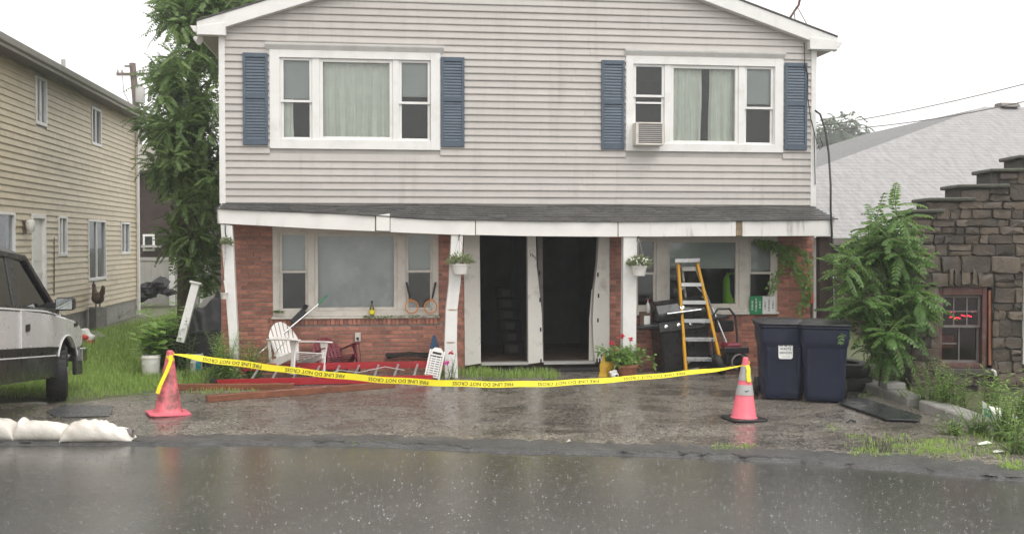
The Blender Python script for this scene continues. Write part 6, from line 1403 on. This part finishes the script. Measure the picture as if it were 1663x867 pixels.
tag(obj('stone_slab', MB().prism([G(100, 548, .01), G(160, 540, .01), G(172, 548, .01), G(120, 562, .01)], (0, 0, .06)), 'concrete', bevel=.02), 'flat grey slab lying in the grass near the toy', 'slab')
tag(obj('junk_heap', (lambda mb, r: [mb.blob(PY(250 + r.uniform(-22, 24), 470 + r.uniform(-10, 8), 36.2), (r.uniform(.15, .35), .3, r.uniform(.12, .26)), 7, 5, .3, r) for _ in range(9)] and mb)(MB(), random.Random(3)), 'black_tarp'), 'dark covered heap in front of the vinyl fence', 'heap')

# ================================================================ right edge: kerb stones, tyres, sheet, litter
KP = [(1386, 628), (1432, 642), (1482, 661), (1500, 668), (1548, 684), (1592, 702)]
def kerb(a, b, label, w_=.30, h=.14, dz=0):
    p, q = G(*a), G(*b); tag(obj('kerb_stone', MB().bar(p + V(.15, .12, h / 2 - .02 + dz), q + V(.15, .12, h / 2 - .03 + dz), w_, h), 'concrete', bevel=.018), label, 'kerb stone', 'kerb stones edging the driveway')
kerb(KP[0], KP[2], 'long concrete kerb stone nearest the stacked tyres'); kerb(KP[3], KP[5], 'concrete kerb stone nearest the road, half sunk in weeds', h=.15)
p = G(1448, 648); tag(obj('loose_block', MB().box(p.x - .02, p.x + .26, p.y + .10, p.y + .32, .11, .21), 'concrete', bevel=.015), 'small concrete block sitting on top of the kerb', 'block')
def tyre(loc, label, rot=(0, 0, 0)):
    t_ = thing('old_tyre', label, 'tyre', loc, rot, 'old tyres behind the bins'); prof = [(.19, .02), (.27, .0), (.33, .02), (.345, .06), (.345, .14), (.33, .18), (.27, .2), (.19, .18), (.20, .15), (.25, .10), (.20, .05)]
    obj('carcass', MB().lathe(prof + [prof[0]], 30, cap=False), 'rubber', t_, smooth=40, local=True)
p = G(1384, 634); tyre(V(p.x + .05, p.y + .25, 0), 'lower old car tyre lying flat behind the outer bin', (0, 0, 0)); tyre(V(p.x + .02, p.y + .27, .205), 'upper old car tyre stacked on another behind the outer bin', (R(3), R(2), 0))
mb = MB().prism([G(1362, 655, .02), G(1392, 645, .02), G(1498, 677, .02), G(1492, 684, .02), G(1440, 682, .02)], (0, 0, .02)); tag(obj('metal_sheet', mb, 'steel_mat', bevel=.004), 'wet dark metal sheet lying flat beside the bins', 'metal sheet')
p = G(1376, 686); tag(obj('black_strap', MB().tube([p, p + V(.05, .02, .03), p + V(.11, 0, .01)], .014, 5), 'rubber'), 'short curl of black rubber on the driveway in front of the bins', 'strap')
rr = random.Random(21)
p = G(1612, 690); lb = thing('litter_bag', 'torn white and blue plastic bag caught in the weeds', 'plastic bag', p)
pts = [V(-.13, 0, .06), V(-.16, -.04, .30), V(-.02, .03, .22), V(.10, -.02, .20), V(.13, .02, .08), V(.25, -.05, .0), V(.05, -.12, .02)]
mb = MB().add([q + V(0, 0, .0) for q in pts] + [V(0, -.10, .12), V(.06, -.08, .15)], [(0, 1, 7), (1, 2, 7), (2, 8, 7), (2, 3, 8), (3, 4, 8), (4, 5, 8), (5, 6, 8), (6, 7, 8), (6, 0, 7)]); obj('torn_film', mb, 'white_plastic', lb, local=True); obj('blue_print', MB().prism([V(-.15, -.06, .12), V(-.155, -.075, .22), V(-.08, -.085, .18), V(-.07, -.09, .10)], (0, -.004, 0)), 'teal_label', lb, local=True)
obj('trailing_strip', MB().prism([V(.08, -.04, .19), V(.14, -.03, .20), V(.34, -.14, .01), V(.26, -.16, .0)], (0, -.01, .006)), 'grey_box', lb, local=True)
for (px, py, w_, m_, lab) in ((1590, 722, .16, 'flower_white', 'flat scrap of white paper beside the weeds at the road edge'), (1615, 735, .12, 'flower_white', 'smaller scrap of white paper among the weeds'), (920, 718, .05, 'grey_box', 'tiny pale scrap on the asphalt kerb')):
    p = G(px, py, .014); tag(obj('paper_scrap', MB().prism([p, p + V(w_, .02, .01), p + V(w_ * .9, .09, .02), p + V(.02, .07, 0)], (0, 0, .004)), m_), lab, 'litter')

# ================================================================ person inside the house
pp = PY(1190, 470, YF + .42); fz_ = .14
pe = thing('person', 'person in a bright lime safety vest standing inside behind the window', 'person', (pp.x, YF + .42, fz_), (0, 0, R(75)))
sk = [(0, 0, .93, .13), (0, 0, 1.10, .125), (0, .01, 1.32, .145), (0, .01, 1.47, .07), (0, .0, 1.54, .055), (0, -.02, 1.66, .095), (0, -.01, 1.75, .07),
      (.10, 0, .88, .09), (.11, -.02, .48, .065), (.11, .01, .08, .045), (.12, -.12, .04, .04), (-.10, 0, .88, .09), (-.11, -.02, .48, .065), (-.11, .01, .08, .045), (-.12, -.12, .04, .04),
      (.19, .01, 1.41, .06), (.25, .02, 1.14, .045), (.22, -.14, .95, .035), (.20, -.22, .90, .032), (-.19, .01, 1.41, .06), (-.25, .02, 1.14, .045), (-.24, -.10, .92, .035), (-.23, -.16, .86, .032)]
ed = [(0, 1), (1, 2), (2, 3), (3, 4), (4, 5), (5, 6), (0, 7), (7, 8), (8, 9), (9, 10), (0, 11), (11, 12), (12, 13), (13, 14), (2, 15), (15, 16), (16, 17), (17, 18), (2, 19), (19, 20), (20, 21), (21, 22)]
me = bpy.data.meshes.new('body'); me.from_pydata([s[:3] for s in sk], ed, []); bo = link('body', me, 'navy_cloth', pe, local=True)
bo.modifiers.new('skin', 'SKIN'); 
for i, s in enumerate(sk): me.skin_vertices[0].data[i].radius = (s[3], s[3])
me.skin_vertices[0].data[0].use_root = True; sb2 = bo.modifiers.new('sub', 'SUBSURF'); sb2.levels = 2; sb2.render_levels = 2
def vest(u, v):
    a = 2 * math.pi * u; z = lerp(.86, 1.48, v); k = 1.0 - .45 * max(0, (v - .75) / .25) ** 1.5; return V(.205 * math.cos(a) * k, .01 + .165 * math.sin(a) * k, z)
obj('safety_vest', MB().grid(vest, 24, 12), 'lime', pe, local=True, smooth=60); obj('head', MB().blob((0, -.02, 1.64), (.078, .095, .115), 14, 10).blob((0, -.12, 1.63), (.014, .018, .02), 6, 5), 'skin', pe, local=True, smooth=70)
obj('hard_hat', MB().lathe([(.13, 1.70), (.115, 1.71), (.105, 1.76), (.07, 1.80), (.01, 1.82)], 16, c=(0, -.02, 0)), 'navy_cloth', pe, local=True, smooth=50)
# ================================================================ weeds, grass, rain
def pip(p, poly_):
    c = False; j = len(poly_) - 1
    for i in range(len(poly_)):
        a, b = poly_[i], poly_[j]
        if (a.y > p.y) != (b.y > p.y) and p.x < (b.x - a.x) * (p.y - a.y) / (b.y - a.y) + a.x: c = not c
        j = i
    return c
def blades(mb, p, n_, h, spread, rr, w_=.012):
    for _ in range(n_):
        a = rr.uniform(0, 6.3); q = p + V(rr.gauss(0, spread), rr.gauss(0, spread), 0); L = h * rr.uniform(.5, 1.2); lean = rr.uniform(.1, .7) * L
        s = V(-math.sin(a), math.cos(a), 0) * w_ * .5; tip = q + V(math.cos(a) * lean, math.sin(a) * lean, L); m_ = q + V(math.cos(a) * lean * .35, math.sin(a) * lean * .35, L * .6)
        mb.add([q - s, q + s, m_ + s * .8, m_ - s * .8, tip], [(0, 1, 2, 3), (3, 2, 4)])
rr = random.Random(41); mb = MB()
yard = [G(-60, 648), G(60, 646), G(120, 650), G(180, 644), G(240, 637), G(300, 630), G(345, 622), V(XL - .15, 16.4, 0), V(XL - .1, 30, 0), V(XW + 1.2, 33, 0), V(XW + .3, 26, 0), V(XW + .3, 15, 0)]
cnt = 0
while cnt < 15000:
    px, py = rr.uniform(-40, 362), 500 + 152 * rr.random() ** 1.0; p = G(px, py)
    if not pip(p, yard): continue
    cnt += 1; edge_ = max(.0, min(1, (648 - py) / 25)); d_ = p.y / 20
    if rr.random() > .35 + .65 * edge_: continue
    blades(mb, p, 2, (.05 + .05 * edge_) * (.8 + .4 * d_), .03 * d_, rr, .012 * d_)
tag(obj('grass', mb, 'grass_blade', fixn=False), 'short wet green lawn between the tan house and the driveway', 'grass', kind='stuff')
mb = MB()
for (x0, x1, y0, y1, n_, h) in ((740, 800, 604, 613, 90, .13), (798, 905, 605, 614, 150, .11), (690, 745, 606, 614, 60, .09), (300, 420, 628, 640, 60, .06), (1160, 1220, 722, 730, 26, .03), (1375, 1480, 706, 740, 70, .035), (1480, 1560, 715, 738, 70, .05), (1630, 1663, 752, 764, 30, .05), (560, 640, 712, 722, 5, .02), (20, 180, 655, 690, 20, .02), (1345, 1362, 690, 700, 6, .03), (1395, 1500, 612, 650, 60, .08), (1560, 1640, 690, 745, 60, .06)):
    for _ in range(n_):
        p = G(rr.uniform(x0, x1), rr.uniform(y0, y1)); blades(mb, p, 5, h, .035, rr, .010)
tag(obj('weed_tufts', mb, 'grass_blade', fixn=False), 'scattered low green tufts on the asphalt and by the doorstep', 'weeds', kind='stuff')
def weed(p, H, n_, label, seed, style='spike', m='leaf_weed', spread=.12, L=.08, w_=.03, group=None, name='weed_plant'):
    rr = random.Random(seed); t_ = thing(name, label, 'weed', p, group=group); lf = MB(); st = MB()
    for _ in range(n_):
        a = rr.uniform(0, 6.3); b0 = V(rr.gauss(0, spread * .35), rr.gauss(0, spread * .35), -.01); h = H * rr.uniform(.55, 1.05); tip = b0 + V(rr.gauss(0, spread), rr.gauss(0, spread), h); mid = b0.lerp(tip, .5) + V(rr.gauss(0, .02), rr.gauss(0, .02), 0)
        st.tube([b0, mid, tip], [.007, .005, .002], 4, cap=False); k = max(6, int(h / (.022 if style == 'spike' else .05)))
        for i in range(k):
            f = lerp(.12, 1, i / k); q = b0.lerp(mid, f * 2) if f < .5 else mid.lerp(tip, f * 2 - 1); aa = i * 2.4 + rr.uniform(-.4, .4); sc_ = (1.15 - .75 * f) if style == 'spike' else (.7 + .4 * math.sin(f * 3))
            d = V(math.cos(aa), math.sin(aa), rr.uniform(-.1, .7)).normalized(); nn = V(0, 0, 1) - d * d.z; leaflet(lf, q, d, nn.normalized(), L * sc_ * rr.uniform(.7, 1.2), w_ * sc_)
    obj('leaves', lf, m, t_, local=True, fixn=False); obj('stems', st, 'stem', t_, local=True); return t_
W_ = weed
W_(G(258, 608) + V(0, .5, 0), 1.15, 24, 'tall big leaved weed growing behind the white buckets', 1, 'leafy', 'leaf_bright', .22, .30, .15)
W_(G(246, 610) + V(0, .02, .2), .72, 12, 'leafy weed sprouting out of the white bucket by the cone', 2, 'leafy', 'leaf_bright', .16, .24, .12)
W_(PY(300, 600, 17.6) * 1 + V(0, 0, 0), .85, 9, 'leafy shoots climbing behind the fallen white column', 3, 'leafy', 'leaf_ailanthus', .14, .11, .05)
W_(V(PY(372, 610, 16.25).x, 16.25, 0), .85, 30, 'feathery weed clump at the foot of the left porch post', 4, 'spike', 'leaf_bright', .18, .15, .034)
W_(V(PY(410, 605, 16.6).x, 16.6, 0), .68, 26, 'feathery weed clump between the porch post and the white chair', 5, 'spike', 'leaf_bright', .18, .14, .032)
W_(V(PY(350, 612, 16.1).x, 16.1, 0), .5, 18, 'low weed clump beside the red ladder foot', 6, 'spike', 'leaf_weed', .14, .12, .03)
W_(PY(335, 560, 20), 1.3, 12, 'tall leafy weeds behind the black tarp heap', 7, 'leafy', 'leaf_ailanthus', .3, .16, .05)
W_(G(295, 618), .3, 8, 'small weed clump between the two white buckets', 8, 'spike', 'leaf_weed', .1, .08, .02)
W_(G(340, 612), .32, 8, 'small weed clump right of the teal labelled bucket', 9, 'spike', 'leaf_weed', .1, .08, .02)
fw = W_(V(PY(731, 612, 16.3).x, 16.3, 0), .42, 7, 'pink and red flowers at the foot of the middle porch post', 10, 'spike', 'leaf_weed', .1, .09, .02, name='flowering_plant'); fw['category'] = 'flowers'
mb = MB(); mb2 = MB(); o_ = V(PY(731, 612, 16.3).x, 16.3, 0); rr = random.Random(1)
for _ in range(16): mb.blob(PY(726, 589, 16.25) + V(rr.gauss(0, .018), rr.gauss(0, .018), rr.gauss(0, .015)), .014, 6, 4); mb2.blob(PY(733, 573, 16.25) + V(rr.gauss(0, .02), rr.gauss(0, .018), rr.gauss(0, .012)), .012, 6, 4)
obj('pink_blossom', mb, 'flower_pink', fw); obj('red_blossom', mb2, 'flower_red', fw)
k = 0
for px, py, H, n_, lab in ((1505, 662, .62, 9, 'spiky weed clump at the left foot of the stone wall'), (1532, 668, .66, 11, 'broad bright weed in the middle below the stone window'), (1560, 672, .58, 10, 'tall weed spikes right below the stone window'), (1632, 712, .52, 20, 'bushy weed mass at the corner of the driveway and road'),
                          (1590, 705, .34, 12, 'low weed clump at the end of the last kerb stone'), (1655, 700, .7, 14, 'tall dry weed clump by the right picture edge'), (1478, 655, .25, 8, 'small weed growing over the joint of the kerb'), (1545, 706, .25, 8, 'small weed in front of the last kerb stone'), (1655, 735, .36, 14, 'leafy weed cut by the right picture edge near the road'), (1412, 615, .45, 12, 'bright weed clump just behind the stacked tyres'), (1445, 630, .4, 12, 'weed clump under the feathery sapling'), (1610, 668, .6, 12, 'thin weeds in front of the stone wall behind the torn bag')):
    k += 1; p = G(px, py); W_(p, H * 1.05, int(n_ * 1.6), lab, 100 + k, 'spike' if k % 3 else 'leafy', 'leaf_weed' if k % 2 else 'leaf_bright', .13, .11, .032, 'weeds along the kerb and stone wall')
# bare brown shrub twigs by the tan house
p = G(125, 520); rr = random.Random(6); mb = MB()
for _ in range(16): a = V(p.x + rr.gauss(0, .15), p.y + rr.gauss(0, .2), 0); b = a + V(rr.gauss(0, .3), rr.gauss(0, .3), rr.uniform(.5, 1.2)); mb.tube([a, a.lerp(b, .5) + V(rr.gauss(0, .05), 0, 0), b], [.012, .008, .004], 4)
tw_ = thing('bare_shrub', 'thin bare brown shrub against the tan house wall', 'shrub', p); obj('twigs', mb, 'bark', tw_)
W_(G(92, 530), .7, 10, 'small green shrub growing behind the truck mirror', 55, 'leafy', 'leaf_weed', .25, .12, .05); W_(G(185, 520), .35, 12, 'low green plant along the tan house foundation', 56, 'leafy', 'leaf_weed', .3, .12, .05)
# leaves and grit washed along the right edge
rr = random.Random(61); mb = MB()
for _ in range(220):
    p = G(rr.uniform(1380, 1660), rr.uniform(640, 760), .004); leaflet(mb, p, V(rr.uniform(-1, 1), rr.uniform(-1, 1), .1).normalized(), V(0, 0, 1), rr.uniform(.015, .05), rr.uniform(.01, .03))
for _ in range(420):
    p = G(rr.uniform(0, 1560), rr.uniform(635, 715), .003); s = rr.uniform(.004, .013); mb.blob(p, (s, s, s * .6), 5, 3, .2, rr)
tag(obj('grit', mb, 'clay_brown', fixn=False), 'scattered grit and dead leaves on the driveway', 'grit', kind='stuff')
# rain striking the road and driveway: little crowns of drops
rr = random.Random(71); mb = MB()
def drop(c, r, h): mb.add([c + V(r, 0, 0), c + V(0, r, 0), c + V(-r, 0, 0), c + V(0, -r, 0), c + V(0, 0, h), c + V(0, 0, -h)], [(0, 1, 4), (1, 2, 4), (2, 3, 4), (3, 0, 4), (1, 0, 5), (2, 1, 5), (3, 2, 5), (0, 3, 5)])
for i in range(3800):
    road_ = i < 2900
    p = G(rr.uniform(-20, 1680), rr.uniform(738, 880), -.02) if road_ else G(rr.uniform(100, 1500), rr.uniform(640, 712))
    k = rr.randint(1, 4); hh = rr.uniform(.006, .028); sz = rr.choice((.35, .45, .55, .7, 1.0))
    drop(p + V(0, 0, .004), rr.uniform(.003, .007) * sz, .006 * sz)
    for _ in range(k): drop(p + V(rr.gauss(0, .011), rr.gauss(0, .011), hh * rr.uniform(.3, 1.3)), rr.uniform(.0012, .003) * sz, rr.uniform(.002, .007))
tag(obj('rain_splashes', mb, 'droplet', fixn=False), 'tiny splashes where heavy rain strikes the asphalt', 'rain', kind='stuff')
# ================================================================ rain haze: one closed box of even air
t = NT('haze'); pv = t.n('ShaderNodeVolumePrincipled'); pv.inputs['Color'].default_value = (.95, .96, .97, 1); pv.inputs['Density'].default_value = .0018; pv.inputs['Anisotropy'].default_value = .2
t.l(pv.outputs[0], t.out.inputs['Volume'])
hz = obj('haze', MB().box(-310, 310, -85, 430, -1.1, 16), 'haze'); tag(hz, 'thin even rain haze filling the air', 'haze', kind='stuff')
